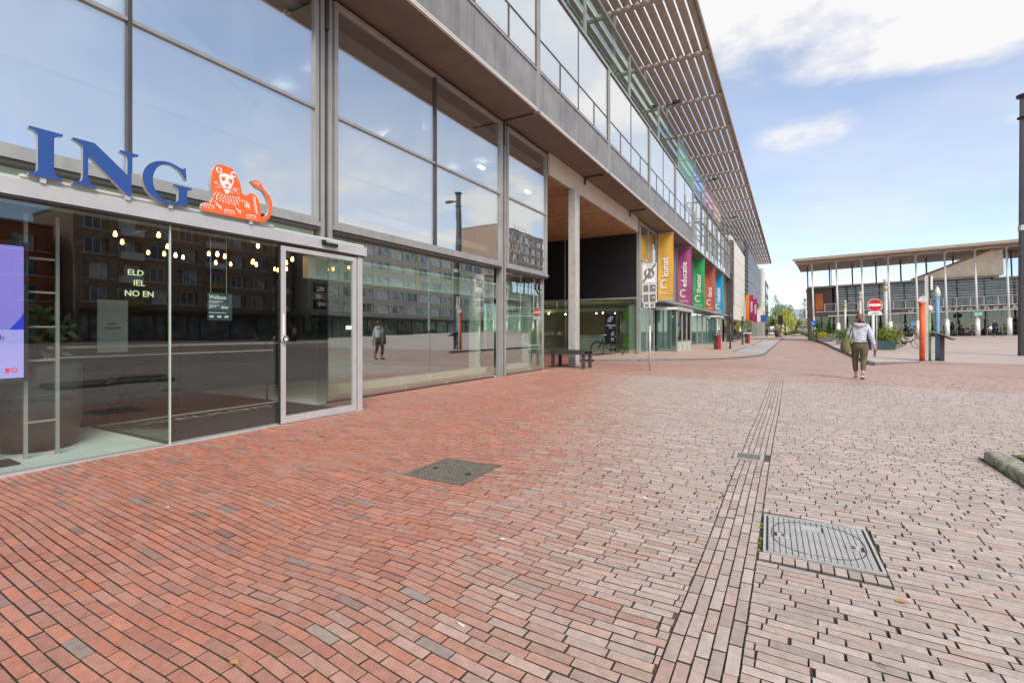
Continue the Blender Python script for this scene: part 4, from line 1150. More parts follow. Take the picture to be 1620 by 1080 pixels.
# ================================================================== BICYCLES
M['bikeblack'] = mat('bicycle_black_paint', (.012, .012, .013), .35, .1)
M['chrome'] = mat('bicycle_steel', (.45, .45, .45), .3, .8)
M['bikewhite'] = mat('bicycle_pale_paint', (.55, .55, .53), .4)
M['bikered'] = mat('bicycle_maroon_paint', (.16, .025, .02), .4)
M['bikeblue'] = mat('bicycle_blue_paint', (.02, .05, .14), .4)
M['saddlemat'] = mat('saddle_vinyl', (.02, .019, .018), .5)
def make_bicycle(label, loc, rz, fm, group=None):
    t = thing('bicycle', label, 'bicycle', loc, group, rz)
    for wx in (-.54, .54):
        w = local('wheel', t, M['rubber'], MB().ring((wx, 0, .34), EX, EZ, .325, .017, 28, 6))
        local('rim', w, M['chrome'], MB().ring((wx, 0, .34), EX, EZ, .303, .010, 28, 5))
        s = MB()
        for k in range(14):
            a = 2 * PI * k / 14; s.tube([(wx, .012 * (-1) ** k, .34), (wx + .3 * math.cos(a), 0, .34 + .3 * math.sin(a))], .0022, 4, False)
        s.tube([(wx, -.05, .34), (wx, .05, .34)], .02, 8)
        local('spokes', w, M['chrome'], s)
        g = MB(); g.tube([(wx + .365 * math.cos(R(a)), 0, .34 + .365 * math.sin(R(a))) for a in (range(20, 200, 15) if wx < 0 else range(-10, 150, 15))], .022, 6)
        local('mudguard', t, fm, g)
    f = MB()
    bb, seat, head, headt = (-.10, 0, .30), (-.24, 0, .80), (.34, 0, .72), (.32, 0, .88)
    f.tube([bb, seat], .017).tube([head, bb], .022).tube([(.335, 0, .80), (.10, 0, .52), (-.155, 0, .5)], .018).tube([head, headt], .022)
    for s in (-.055, .055):
        f.tube([(-.12, s * .3, .30), (-.54, s, .34)], .011).tube([(-.235, s * .3, .74), (-.54, s, .34)], .010).tube([(.345, s * .8, .70), (.43, s, .50), (.54, s, .34)], .012)
    local('frame', t, fm, f)
    local('saddle', t, M['saddlemat'], MB().tube([(-.40, 0, .955), (-.33, 0, .965), (-.22, 0, .955), (-.10, 0, .945)], [.07, .085, .05, .022], 10))
    local('seat_post', t, M['chrome'], MB().tube([seat, (-.27, 0, .95)], .013))
    local('handlebar', t, M['chrome'], MB().tube([headt, (.30, 0, 1.02)], .013).tube([(.08, -.27, 1.03), (.24, -.28, 1.06), (.32, -.14, 1.05), (.31, 0, 1.03), (.32, .14, 1.05), (.24, .28, 1.06), (.08, .27, 1.03)], .012))
    for s in (-.272, .272): local('grip', t, M['rubber'], MB().tube([(.05, s, 1.025), (.17, s * 1.01, 1.045)], .018))
    c = MB().tube([(-.80, -.06, .70), (-.30, -.06, .72), (-.30, .06, .72), (-.80, .06, .70), (-.80, -.06, .70)], .008).tube([(-.56, -.07, .36), (-.66, -.06, .70)], .006).tube([(-.56, .07, .36), (-.66, .06, .70)], .006)
    local('carrier', t, fm, c)
    local('chain_case', t, M['rubber'], MB().box(-.58, -.02, -.075, -.05, .26, .37))
    p = MB().tube([bb, (-.02, -.09, .18)], .010).tube([bb, (-.18, .09, .42)], .010).box(-.06, .02, -.17, -.09, .165, .19).box(-.22, -.14, .09, .17, .41, .435)
    local('pedals', t, M['chrome'], p)
    local('lamp', t, M['chrome'], MB().ball((.40, 0, .82), .045, .04, .045, 10, 6))
    return t
def recolour(t, m):
    for c in t.children:
        if c.name.split('.')[0] in ('frame', 'mudguard', 'carrier'):
            c.material_slots[0].link = 'OBJECT'; c.material_slots[0].material = m

# ================================================================== IN THE PASSAGE
t = thing('bench', 'dark steel bench around the foot of the grey column', 'bench', (-6.7, 15.5, 0))
for y0, y1 in ((15.10, 15.46), (15.50, 15.86)):
    part('seat', t, M['darkmetal'], lambda b: b.box(-7.15, -5.9, y0, y1, .565, .60).box(-7.15, -5.9, y0, y0 + .02, .46, .563).box(-7.15, -5.9, y1 - .02, y1, .46, .563))
for x in (-5.94, -7.05):
    for y in (15.14, 15.74): boxpart('leg', t, M['darkmetal'], x - .08, x + .02, y, y + .08, 0, .459)
make_bicycle('black city bicycle leaning at the shop glass inside the passage', (-7.95, 23.5, .0), R(178), M['bikeblack'])
t = thing('advertising_stand', 'dark pavement poster board behind the black bicycle in the passage', 'poster board', (-8.1, 24.4, 0))
boxpart('board', t, mat('poster_navy', (.012, .016, .03), .3), -8.42, -7.82, 24.45, 24.5, .55, 2.12)
part('stand', t, M['darkmetal'], lambda b: b.box(-8.14, -8.10, 24.46, 24.49, 2.12, 2.42).box(-8.5, -7.74, 24.3, 24.65, 0, .05).box(-8.14, -8.1, 24.46, 24.49, .05, .55))
lettering('lettering', 'SYNDICATE', .1, (-8.38, 24.449, 1.50), EX, EZ, M['white'], t, .002, width=.52)
lettering('lettering', 'LAB', .1, (-8.22, 24.449, 1.38), EX, EZ, M['white'], t, .002)
part('picture', t, mat('poster_figure', (.25, .24, .26), .5, 0, .5, 12), lambda b: b.prism([(-8.30, 1.7), (-8.1, 1.72), (-7.95, 1.98), (-8.12, 2.02), (-8.26, 1.9)], (0, 24.449, 0), EX, EZ, .002).prism([(-8.1, .75), (-7.95, .72), (-7.93, 1.2), (-8.02, 1.28), (-8.09, 1.1)], (0, 24.449, 0), EX, EZ, .002))
# bits of the lit room behind the passage glass
boxpart('inner_floor', bld, M['intfloor'], -16, -6.9, YP + .1, 33, .005, .04)
boxpart('back_wall', bld, mat('ochre_wall', (.40, .30, .16), .8, 0, .25, .6), -16, -8.6, 31.0, 31.1, 0, 2.9)
boxpart('ceiling', bld, M['intpale'], -16, -6.9, YP + .1, 33, 2.9, 2.96)
boxpart('bulkhead', bld, M['ledgepaint'], -16, -7.0, 26.5, 26.6, 2.35, 2.55)
boxpart('counter', bld, M['ledgepaint'], -10.2, -8.4, 25.4, 26.0, .04, 1.0)
boxpart('inner_column', bld, M['ledgepaint'], -7.32, -7.0, 25.0, 25.2, .04, 2.6)
M['greenglow'] = mat('lime_green_panel', (.16, .45, .03), .4, 0, .2, 2, emit=(.2, .6, .02), estr=.10)
boxpart('lime_panel', bld, M['greenglow'], -8.0, -7.4, 26.3, 26.36, .04, 2.3)
boxpart('lime_panel', bld, M['greenglow'], -7.55, -7.5, 26.9, 28.0, .04, 2.3)
for i_, (x, y) in enumerate(by_view([(-10.9, 26.8), (-10.0, 27.5), (-9.4, 26.9), (-8.9, 27.6), (-12.6, 26.4), (-12.2, 28)])):
    t = thing('spot_lamp', ORD[i_] + ' small warm spotlight from the left in the shop behind the passage', 'lamp', (x, y, 2.2), 'warm spotlights in the passage shop')
    part('bulb', t, M['spot'], lambda b: b.ball((x, y, 2.28), .035, n=8, m=6))
    part('holder', t, M['rubber'], lambda b: b.cyl(x, y, 2.31, 2.9, .008, n=6))
t = thing('floor_lamp', 'soft amber glowing wall lamp seen through the passage shop glass', 'lamp', (-12.9, 26.0, 0))
part('shade', t, M['lamp_soft'], lambda b: b.ball((-12.9, 26.0, 1.55), .14, .1, .5, 10, 10))
part('stem', t, M['rubber'], lambda b: b.cyl(-12.9, 26.0, .04, 1.06, .015, n=6))
t = thing('round_mirror', 'round pale disc hanging beside the lime green panel in the shop', 'disc', (-7.7, 25.6, 1.4))
part('disc', t, M['white'], lambda b: b.ball((-7.72, 25.6, 1.45), .26, .07, .36, 16, 10))
part('cord', t, M['rubber'], lambda b: b.cyl(-7.72, 25.6, 1.8, 2.9, .005, n=5))
lettering('window_lettering', 'abCA  ab', .3, (-12.2, YP - .003, 1.02), EX, EZ, mat('frosted_vinyl', (.45, .5, .45), .6), bld, .002)
boxpart('hand_rail', bld, M['darkmetal'], -14, -7.2, YP - .16, YP - .13, .93, .96)
boxpart('step', bld, M['kerb'], -16, -6.9, 22.0, 22.3, -.01, .05)

# ================================================================== SHOPFRONTS FURTHER ALONG
XB = -6.82
M['mauve'] = mat('mauve_grey_panel', (.24, .20, .21), .55, 0, .08, 1)
M['g_teal'] = glass('teal_shop_glass', (.30, .56, .50), .22, .02, body=(.20, .40, .35), bodyfac=.22)
M['g_dark'] = glass('dark_shop_glass', (.25, .40, .34), .22, .02)
window(25.1, 28.8, 3.1, 6.92, XB, M['g_upper'], M['taupe'], (27.0,), (4.97,))
for k in range(10):
    a = 29.1 + k * 2.95
    for c, d in ((3.0, 4.9), (4.91, 6.95)):
        boxpart('wall_panel', bld, M['mauve'] if k < 6 else M['cream'], XB - .05, XB, a, min(a + 2.94, 58.4), c, d)
boxpart('canopy_edge', bld, M['taupe'], XB - .02, XB + .9, 27.2, 58.3, 2.86, 2.96)
for a, b, gm in ((25.1, 26.6, 'g_teal'), (26.65, 28.2, 'g_dark'), (33.2, 35.4, 'g_teal'), (35.45, 37.6, 'g_teal'), (37.65, 40.0, 'g_dark'), (40.05, 43, 'g_teal'), (43.05, 45.6, 'g_teal'), (49.3, 52.5, 'g_dark'), (52.55, 55.5, 'g_teal'), (55.55, 58.3, 'g_dark')):
    f = boxpart('shop_window', bld, M['taupe'], XB - .04, XB + .04, a, b, KZ, KZ + .08)
    boxpart('pane', f, M[gm], XB - .012, XB + .012, a, b, KZ + .08, 2.86)
    boxpart('post', f, M['taupe'], XB - .04, XB + .05, b + .001, b + .049, KZ, 2.86)
boxpart('inner_wall', bld, M['intwall'], -9.2, -9.1, 33, 58.3, KZ, 2.9)
def porch(y0, y1, name):
    p = boxpart(name, bld, M['white'], XB + .05, -5.55, y0 - .1, y1 + .1, 2.46, 2.60)
    boxpart('roof_edge', p, M['alu'], -5.549, -5.47, y0 - .1, y1 + .1, 2.42, 2.62)
    boxpart('end_pane', p, M['g_teal'], XB + .06, -5.66, y0, y0 + .03, KZ, 2.455)
    boxpart('end_pane', p, M['g_teal'], XB + .06, -5.66, y1 - .03, y1, KZ, 2.455)
    n = 3
    for k in range(n):
        a = y0 + k * (y1 - y0) / n; b = a + (y1 - y0) / n
        boxpart('post', p, M['taupe'], -5.68, -5.58, a, a + .1, KZ, 2.455)
        boxpart('base_panel', p, M['frost'], -5.65, -5.61, a + .1, b, KZ, .62)
        boxpart('front_pane', p, M['g_dark'], -5.64, -5.62, a + .1, b, .65, 2.455)
    boxpart('post', p, M['taupe'], -5.68, -5.58, y1 - .0, y1 + .1, KZ, 2.455)
    return p
pp = porch(28.6, 33.0, 'porch')
porch(45.7, 49.2, 'porch')
M['purple'] = mat('purple_print', (.16, .045, .16), .5, 0, .3, 3)
t = thing('poster_display', 'purple notices pasted inside the glazed porch below the yellow banner', 'poster', (-5.67, 30.5, .7))
for y, z, h in ((30.2, .75, .9), (30.9, 1.0, .95), (31.55, .72, .7), (30.5, 1.7, .5), (32.1, 1.1, .8)):
    boxpart('notice', t, M['purple'], -5.668, -5.660, y, y + .55, z, z + h)
    boxpart('label', t, M['white'], -5.6595, -5.657, y + .1, y + .35, z + .3, z + .55)
t = thing('window_poster', 'pale blue poster on the teal glass shop front behind the red bin', 'poster', (-6.78, 41, 1.2))
boxpart('sheet', t, mat('pale_blue_print', (.42, .52, .62), .5), -6.80, -6.79, 40.6, 41.3, 1.45, 1.85)

# ------------------------------------------------------------------ banners
def banner(label, word, col, y, z0, z1, tsize, x0=-6.66, x1=-5.80):
    t = thing('banner', label, 'banner', ((x0 + x1) / 2, y, z1), 'coloured banners hung under the soffit')
    m = mat('banner_cloth_' + word, col, .75, 0, .07, 1.5, bump=.1, bscale=12)
    n, k = 10, 24
    b = MB(); vs = []
    for j in range(k + 1):
        for i in range(n + 1):
            u = i / n; v = j / k
            dy = .018 * math.sin(u * 7 + v * 5 + y) + .014 * math.sin(v * 9 + y) * u
            vs.append((x0 + (x1 - x0) * u, y + dy, z0 + (z1 - z0) * v))
    q = len(vs)
    vs += [(a, c + .004, d) for a, c, d in vs]
    fs = [(j * (n + 1) + i, j * (n + 1) + i + 1, (j + 1) * (n + 1) + i + 1, (j + 1) * (n + 1) + i) for j in range(k) for i in range(n)]
    b.add(vs, fs + [tuple(reversed([q + a for a in f])) for f in fs], True)
    b.build('cloth', m, t)
    for z in (z0, z1): part('pole', t, M['steel'], lambda b: b.tube([(x0 - .15, y, z), (x1 + .02, y, z)], .018, 8))
    W_ = x1 - x0
    lettering('lettering', word, tsize, (x0 + W_ * .66, y - .045, z0 + 1.30), EZ, (-1, 0, 0), M['emblemwhite'], t, .003, bold=.022)
    ar = []
    ro, ri = W_ * .29, W_ * .17; c = (x0 + W_ * .42, z0 + .88)
    ang = [R(50 + k_ * 260 / 18) for k_ in range(19)]
    ar = [(c[0] + ro * math.cos(a), c[1] + ro * math.sin(a) * 1.15) for a in ang] + [(c[0] + ri * math.cos(a), c[1] + ri * math.sin(a) * 1.15) for a in reversed(ang)]
    M['bannerlogo'] = M.get('bannerlogo') or mat('banner_logo_print', (.60, .55, .50), .7)
    o = MB().prism(ar, (0, y - .040, 0), EX, EZ, .003)
    o.box(x0 + W_ * .12, x0 + W_ * .8, y - .043, y - .040, z0 + .30, z0 + .325)
    for k_ in range(7): o.box(x0 + W_ * (.12 + .1 * k_), x0 + W_ * (.12 + .1 * k_) + .03, y - .043, y - .040, z0 + .335, z0 + .40 + .05 * (k_ % 2))
    o.build('logo', M['bannerlogo'], t)
    return t
banner('yellow banner reading kunst, nearest of the row under the soffit', 'kunst', (.62, .34, .05), 28.6, 3.05, 6.85, .50)
banner('magenta banner reading educatie, second of the row under the soffit', 'educatie', (.36, .075, .19), 34.3, 2.9, 6.85, .50)
banner('green banner reading theater, third of the row under the soffit', 'theater', (.04, .33, .10), 40.2, 2.9, 6.85, .50)
banner('brick red banner reading dans, fourth of the row under the soffit', 'dans', (.46, .11, .065), 46.2, 2.9, 6.85, .50)
banner('blue banner reading muziek, farthest of the row under the soffit', 'muziek', (.02, .28, .46), 52.2, 2.8, 6.85, .50)

# ------------------------------------------------------------------ buildings beyond on the left
t = thing('cream_building', 'windowless cream panelled block hanging over the sidewalk past the banners', 'building', (-6, 68, 0))
for j in range(5):
    for i in range(6):
        a = 59.0 + i * 3.1; z = 2.6 + j * 1.86
        boxpart('panel', t, M['cream'], XU - .1, XU + .02 , a + .02, a + 3.08, z + .02, z + 1.84)
boxpart('body', t, M['cream'], -16, XU - .12, 58.9, 77.5, 2.6, 11.9)
for k in range(5): boxpart('shop_window', t, M['g_dark'], XB + .3, XB + .33, 59.2 + k * 3.6, 62.7 + k * 3.6, KZ, 2.6)
boxpart('inner_wall', t, M['interior'], -9.0, -8.9, 59, 77.5, KZ, 2.6)
boxpart('stair_slot', t, M['taupe_dark'], XU + .021, XU + .05, 62.0, 62.4, 4.2, 8.0)
t = thing('mesh_building', 'grey metal mesh clad block with open lattice under the end of the sunshade', 'building', (-6, 100, 0))
M['mesh'] = mat('grey_mesh_cladding', (.16, .16, .16), .5, .3, .15, .6)
for i in range(7):
    for j in range(3):
        a = 84 + i * 5.4; z = 6.7 + j * 2.55
        boxpart('mesh_panel', t, M['mesh'], XU - .1, XU, a + .03, a + 5.37, z + .03, z + 2.52)
boxpart('body', t, M['zinc'], -16, XU - .6, 78, 122, 6.7, 14.4)
for k in range(8): boxpart('lattice_post', t, M['darkmetal'], XU - .05, XU + .05, 78 + k * .8, 78.12 + k * .8, 6.7, 14.4)
for k in range(11): boxpart('lattice_rail', t, M['taupe'], XU - .04, XU + .04, 78, 83.9, 6.9 + k * .7, 7.0 + k * .7)
for k in range(10): boxpart('shop_window', t, M['g_teal'], XB + .2, XB + .23, 78.2 + k * 4.4, 82.4 + k * 4.4, KZ, 3.2)
boxpart('upper_wall', t, M['cream'], -8, XB, 78, 122, 3.2, 6.7)
boxpart('ground_floor', t, M['interior'], -16, -8.5, 78, 122, KZ, 3.2)
t = thing('corner_building', 'narrow pale stone block standing out beyond the mesh building', 'building', (-5.6, 128, 0))
boxpart('wall', t, M['cream'], -16, -5.45, 122.1, 133, 3.3, 15.2)
boxpart('base', t, mat('grey_plinth', (.30, .28, .26), .7), -16, -5.5, 122.1, 133, 0, 3.29)
for j in range(4): boxpart('window', t, M['g_dark'], -5.46, -5.43, 126.0, 128.4, 4.2 + j * 2.7, 5.9 + j * 2.7)
t = thing('brick_building', 'dark brown brick block at the far left end of the street', 'building', (-5.4, 142, 0))
M['brownbrick'] = mat('brown_brickwork', (.16, .115, .09), .85, 0, .2, 4)
boxpart('wall', t, M['brownbrick'], -18, -5.3, 133.2, 150, 0, 13.5)
for j in range(4):
    for i in range(4): boxpart('window', t, M['g_dark'], -5.31, -5.27, 134.2 + i * 3.9, 136.4 + i * 3.9, 1.2 + j * 3.1, 3.0 + j * 3.1)
def duo_banner(label, y):
    t = thing('banner', label, 'banner', (-5.2, y, 6.6), 'two tone banners on the mesh building')
    boxpart('orange_half', t, M['bannerorange'], -5.78, -5.28, y, y + .03, 2.7, 6.5)
    boxpart('magenta_half', t, M['bannermag'], -5.279, -4.75, y, y + .03, 2.7, 6.5)
    for k_ in range(6): boxpart('print_mark', t, M['emblemwhite'], -5.10, -4.90 + .06 * (k_ % 2), y - .006, y - .002, 4.0 + k_ * .26, 4.17 + k_ * .26)
    part('pole', t, M['steel'], lambda b: b.tube([(-5.9, y + .015, 6.55), (-4.7, y + .015, 6.55)], .03, 6))
M['bannerorange'] = mat('banner_orange_cloth', (.75, .24, .04), .7); M['bannermag'] = mat('banner_magenta_cloth', (.36, .02, .13), .7)
duo_banner('orange and magenta banner nearer on the mesh building', 79.0)
duo_banner('orange and magenta banner farther on the mesh building', 88.0)
t = thing('traffic_sign', 'blue square street sign on the left far down the sidewalk', 'sign', (-4.7, 108, KZ))
M['signblue'] = mat('traffic_sign_blue', (.02, .10, .42), .4)
boxpart('plate', t, M['signblue'], -5.2, -4.2, 108, 108.05, 3.0, 4.4); boxpart('post', t, M['steel'], -4.74, -4.66, 108.06, 108.14, KZ, 4.4)

# ------------------------------------------------------------------ street furniture on the left
t = thing('zone_sign', 'end of pedestrian zone sign with two dark sub plates on a thin grey pole', 'sign', (-3.8, 15.24, 0))
part('pole', t, M['alu'], lambda b: b.cyl(-3.8, 15.24, 0, 1.42, .036).cyl(-3.8, 15.24, 1.42, 3.33, .026))
def sgn(b, x0, x1, z0, z1, y=15.205, d=.012): b.box(-3.8 + x0, -3.8 + x1, y - d, y, z0, z1)
part('plate', t, M['emblemwhite'], lambda b: sgn(b, -.235, .22, 2.72, 3.34))
M['signgrey'] = mat('sign_dark_grey', (.17, .165, .16), .6)
q = MB()
for a in ((-.215, .20, 2.735, 2.742), (-.215, .20, 3.315, 3.322), (-.215, -.208, 2.742, 3.315), (.193, .20, 2.742, 3.315)): sgn(q, *a, y=15.192, d=.003)
q.build('plate_border', M['signgrey'], t)
part('roundel', t, M['signgrey'], lambda b: b.prism(blobp(-3.81, 3.03, .165, .165, 24), (0, 15.192, 0), EX, EZ, .003))
f = MB()
for cx, cz_, s in ((-3.865, 3.05, 1.0), (-3.74, 2.99, .75)):
    f.prism(blobp(cx, cz_ + .085 * s, .02 * s, .022 * s, 10), (0, 15.188, 0), EX, EZ, .002)
    f.prism([(cx - .03 * s, cz_ + .06 * s), (cx + .03 * s, cz_ + .06 * s), (cx + .035 * s, cz_ - .02 * s), (cx + .03 * s, cz_ - .09 * s), (cx + .005, cz_ - .03 * s), (cx - .03 * s, cz_ - .09 * s), (cx - .03 * s, cz_ - .02 * s)], (0, 15.188, 0), EX, EZ, .002)
f.build('pictogram', M['emblemwhite'], t)
part('diagonal_bar', t, M['signgrey'], lambda b: b.prism([(-4.01, 2.75), (-3.965, 2.75), (-3.61, 3.27), (-3.61, 3.31), (-3.65, 3.31), (-4.01, 2.80)], (0, 15.185, 0), EX, EZ, .002))
lettering('lettering', 'ZONE', .075, (-3.90, 15.189, 3.235), EX, EZ, M['signgrey'], t, .002, width=.18)
for z0, z1 in ((2.43, 2.705), (2.12, 2.41)):
    part('sub_plate', t, M['emblemwhite'], lambda b: sgn(b, -.215, .215, z0, z1))
    part('sub_plate_field', t, M['signgrey'], lambda b: (sgn(b, -.19, -.03, z0 + .025, z1 - .025, 15.192, .002), sgn(b, .0, .19, z0 + .025, z1 - .025, 15.192, .002)))
    part('sub_plate_print', t, M['emblemwhite'], lambda b: sgn(b, .09, .16, (z0 + z1) / 2, (z0 + z1) / 2 + .03, 15.189, .002))
part('sub_plate', t, M['emblemwhite'], lambda b: sgn(b, -.165, .165, 1.97, 2.10)); part('sub_plate_field', t, M['signgrey'], lambda b: (sgn(b, -.14, -.02, 1.995, 2.08, 15.192, .002), sgn(b, .02, .14, 1.995, 2.08, 15.192, .002)))

M['binred'] = mat('red_bin_paint', (.42, .022, .03), .4, 0, .06, 3); M['bindark'] = mat('dark_bin_paint', (.07, .035, .03), .5)
def bin_(label, x, y):
    t = thing('litter_bin', label, 'litter bin', (x, y, KZ), 'red litter bins on the sidewalk')
    part('body', t, M['bindark'], lambda b: b.add([(x - .2, y - .2, KZ), (x + .06, y - .2, KZ), (x + .06, y + .2, KZ), (x - .2, y + .2, KZ), (x - .2, y - .2, .93), (x + .06, y - .2, .96), (x + .06, y + .2, .96), (x - .2, y + .2, .93)], [(0, 1, 5, 4), (1, 2, 6, 5), (2, 3, 7, 6), (3, 0, 4, 7), (4, 5, 6, 7)]))
    part('side_panel', t, M['binred'], lambda b: b.add([(x + .062, y - .22, KZ), (x + .2, y - .22, KZ), (x + .2, y + .22, KZ), (x + .062, y + .22, KZ), (x + .062, y - .22, .97), (x + .2, y - .22, 1.03), (x + .2, y + .22, 1.03), (x + .062, y + .22, .97)], [(0, 1, 5, 4), (1, 2, 6, 5), (2, 3, 7, 6), (3, 0, 4, 7), (4, 5, 6, 7)]))
    part('flap', t, M['rubber'], lambda b: b.box(x - .17, x + .03, y - .205, y - .201, .70, .88))
bin_('red and brown litter bin below the green banner', -4.1, 33.7)
bin_('farther red litter bin on the sidewalk near the cream block', -3.6, 51.5)
def thin_post(label, x, y, h):
    t = thing('lamp_post', label, 'lamp post', (x, y, KZ), 'slim dark posts on the sidewalk')
    part('shaft', t, M['darkmetal'], lambda b: b.cyl(x, y, KZ, h * .72, .05).cyl(x, y, h * .72, h, .08))
    part('foot', t, M['darkmetal'], lambda b: b.cyl(x, y, KZ, KZ + .12, .09))
thin_post('nearer slim dark post with thicker top on the left sidewalk', -3.5, 35.3, 2.45)
thin_post('farther slim dark post with thicker top on the left sidewalk', -3.65, 46.7, 2.5)
for i, (x, y) in enumerate(((-5.0, 57.5), (-4.9, 59.0), (-4.9, 60.4))):
    b = make_bicycle(['dark bicycle parked before the cream block, nearest of three', 'dark bicycle parked before the cream block, middle of three', 'dark bicycle parked before the cream block, farthest of three'][i], (x, y, KZ), R(20 + 12 * i), M['bikeblack'], 'bicycles parked by the cream block') if i == 0 else copy_tree(b0, (x, y, KZ), R(20 + 12 * i), ['', 'dark bicycle parked before the cream block, middle of three', 'dark bicycle parked before the cream block, farthest of three'][i])
    if i == 0: b0 = b

# ================================================================== THE LIBRARY
lib = thing('library_building', 'low brown library with a long canopy on thin white columns across the plaza', 'building', (2.5, 70.5, .40))
lib.rotation_euler = (0, -R(1.7), 0)
def lpart(name, m, *b, parent=None): return local(name, parent or lib, m, MB().box(*b))
M['libbrown'] = mat('library_brown_panel', (.095, .068, .055), .6, 0, .12, 1)
M['libsoffit'] = mat('library_timber_soffit', (.34, .23, .17), .6, 0, .12, 1.2, stain=.2)
M['libedge'] = mat('library_roof_edge', (.34, .26, .205), .5, 0, .08, 1)
M['libglass'] = glass('library_glass', (.62, .68, .68), .02, .04)
M['libwhite'] = mat('library_white_steel', (.76, .745, .73), .45, 0, .05, 3)
M['libcream'] = mat('library_cream_cladding', (.88, .80, .66), .6, 0, .06, 2)
M['libint'] = mat('library_interior', (.14, .125, .11), .8, 0, .5, .7)
M['liborange'] = mat('library_orange_panel', (.55, .16, .04), .6)
XW_ = 28.0
lpart('back_wall', M['libint'], -.1, XW_, 9.0, 9.2, -.3, 6.3)
lpart('floor_slab', M['libint'], -.1, XW_, 3.6, 9.0, 2.75, 3.2)
lpart('roof', M['libedge'], -.5, 17.2, 2.5, 9.4, 6.28, 6.50)
lpart('roof', M['libedge'], 17.2, XW_, 2.9, 9.4, 6.10, 6.28)
lpart('end_wall', M['libbrown'], -.45, -.1, 2.7, 9.2, -.3, 6.27)
lpart('orange_panel', M['liborange'], .35, 1.2, 3.2, 3.28, 3.4, 5.6)
lpart('brown_panel', M['libbrown'], -.1, 2.2, 3.3, 3.4, 3.25, 6.27)
for k in range(22):
    x = .1 + k * 1.27
    if x + 1.27 > XW_: break
    f = lpart('mullion', M['taupe'], x, x + .06, 3.44, 3.56, -.1, 2.70)
    local('pane', f, M['libglass'], MB().box(x + .06, x + 1.27, 3.49, 3.51, .0, 2.70))
    if x > 2:
        f = lpart('mullion', M['taupe'], x, x + .06, 3.44, 3.56, 3.28, 6.27)
        local('pane', f, M['libglass'], MB().box(x + .06, x + 1.27, 3.49, 3.51, 3.28, 6.27))
lpart('fascia_band', M['libbrown'], -.3, XW_, 2.6, 3.4, 2.72, 3.20)
lpart('band_trim', M['libwhite'], 1.6, XW_, 2.5, 2.62, 2.62, 2.715)
lpart('band_trim', M['libwhite'], .3, XW_, 2.5, 2.62, 3.205, 3.27)
lettering('band_lettering', 'd e   b i b l i o t h e e k', .5, (0, 0, 0), EX, EZ, M['libwhite'], None, .03, shear=.25, width=9.4)
o = bpy.data.objects['band_lettering']; o.parent = lib; o.location = (9.5, 2.56, 2.79)
lettering('window_lettering', 'Dori   Ve', 1.15, (0, 0, 0), EX, EZ, mat('pale_window_vinyl', (.42, .43, .42), .6), None, .01, shear=.2, width=4.2)
o = [q for q in bpy.data.objects if q.name.startswith('window_lettering') and q.parent is None][0]; o.parent = lib; o.location = (7.6, 3.47, .95)
for k in range(7):
    z = 4.25 + k * .29
    lpart('louvre', M['libwhite'] if k % 3 else M['steel'], 2.4, XW_, 3.0, 3.22, z, z + .045)
for k in range(24):
    x = 1.3 + k * 1.15
    if x < XW_: lpart('railing_post', M['libwhite'], x, x + .05, 2.62, 2.67, 3.27, 4.15)
lpart('hand_rail', M['steel'], 1.2, XW_, 2.60, 2.68, 4.15, 4.21)
for z in (3.5, 3.75, 3.98): lpart('railing_bar', M['steel'], 1.2, XW_, 2.63, 2.66, z, z + .03)
can = MB()
can.add([(-2.0, -1.9, 9.60), (30, -1.9, 9.60), (30, 12.2, 9.55), (-1.0, 12.2, 9.55), (-1.8, -1.7, 9.32), (30, -1.7, 9.32), (30, 12.0, 9.42), (-1.0, 12.0, 9.42)], [(0, 1, 2, 3), (7, 6, 5, 4), (0, 4, 5, 1), (1, 5, 6, 2), (2, 6, 7, 3), (3, 7, 4, 0)])
can = local('canopy', lib, M['libsoffit'], can)
local('front_edge', can, M['libedge'], MB().box(-2.05, 30, -2.0, -1.88, 9.36, 9.66))
local('gutter', can, M['libwhite'], MB().box(-1.8, 30, .15, .27, 9.24, 9.31))
for k in range(12):
    x = k * 2.5
    c = local('column', lib, M['libwhite'], MB().cyl(x, 0, -.1, 1.55, .20, n=14).lathe(x, 0, [(.20, 1.55), (.22, 1.58), (.22, 1.66), (.11, 1.72)], 14))
    local('shaft', c, M['libwhite'], MB().cyl(x, 0, 1.72, 9.24, .105, .09, n=12))
    local('capital', c, M['steel'], MB().box(x - .13, x + .13, -.2, .5, 9.05, 9.23))
    if x < 26:
        b = local('rear_post', lib, M['libedge'], MB().cyl(x - .3, 6.8, 6.5, 9.4, .09, n=10))
        local('stay', b, M['steel'], MB().tube([(x - .3, 6.8, 8.4), (x, 1.5, 9.3)], .02, 6))
lpart('mast', M['steel'], 2.2, 2.28, 4.0, 4.08, 6.5, 10.6); lpart('mast_arm', M['steel'], 1.9, 2.6, 4.02, 4.06, 10.1, 10.16)
for x in (2.3, 16.9): local('round_column', lib, M['kerb'], MB().cyl(x, 4.2, -.1, 2.7, .36, n=18))
up = MB().prism([(10.2, 6.5), (18.0, 6.5), (18.0, 9.3), (16.6, 9.3)], (0, 4.0, 0), EX, EZ, 1.2)
up = local('upper_hall', lib, M['libcream'], up)
for k in range(22):
    x = 11.4 + k * .3
    h = min(9.28, 6.5 + (x - 10.2) * (2.8 / 6.4) - .06)
    local('rib', up, M['libcream'], MB().box(x, x + .12, 2.76, 2.798, 6.52, h))
local('roof_beam', up, M['libsoffit'], MB().obox((10.0, 2.7, 6.55), (16.9, 2.7, 9.3), .3, .26, (0, 0, 1)))
M['towerglass'] = glass('library_blue_glass', (.30, .42, .52), .55, .02)
tw = lpart('glass_hall', M['libint'], 18.4, XW_, 8.0, 8.2, 6.3, 9.4)
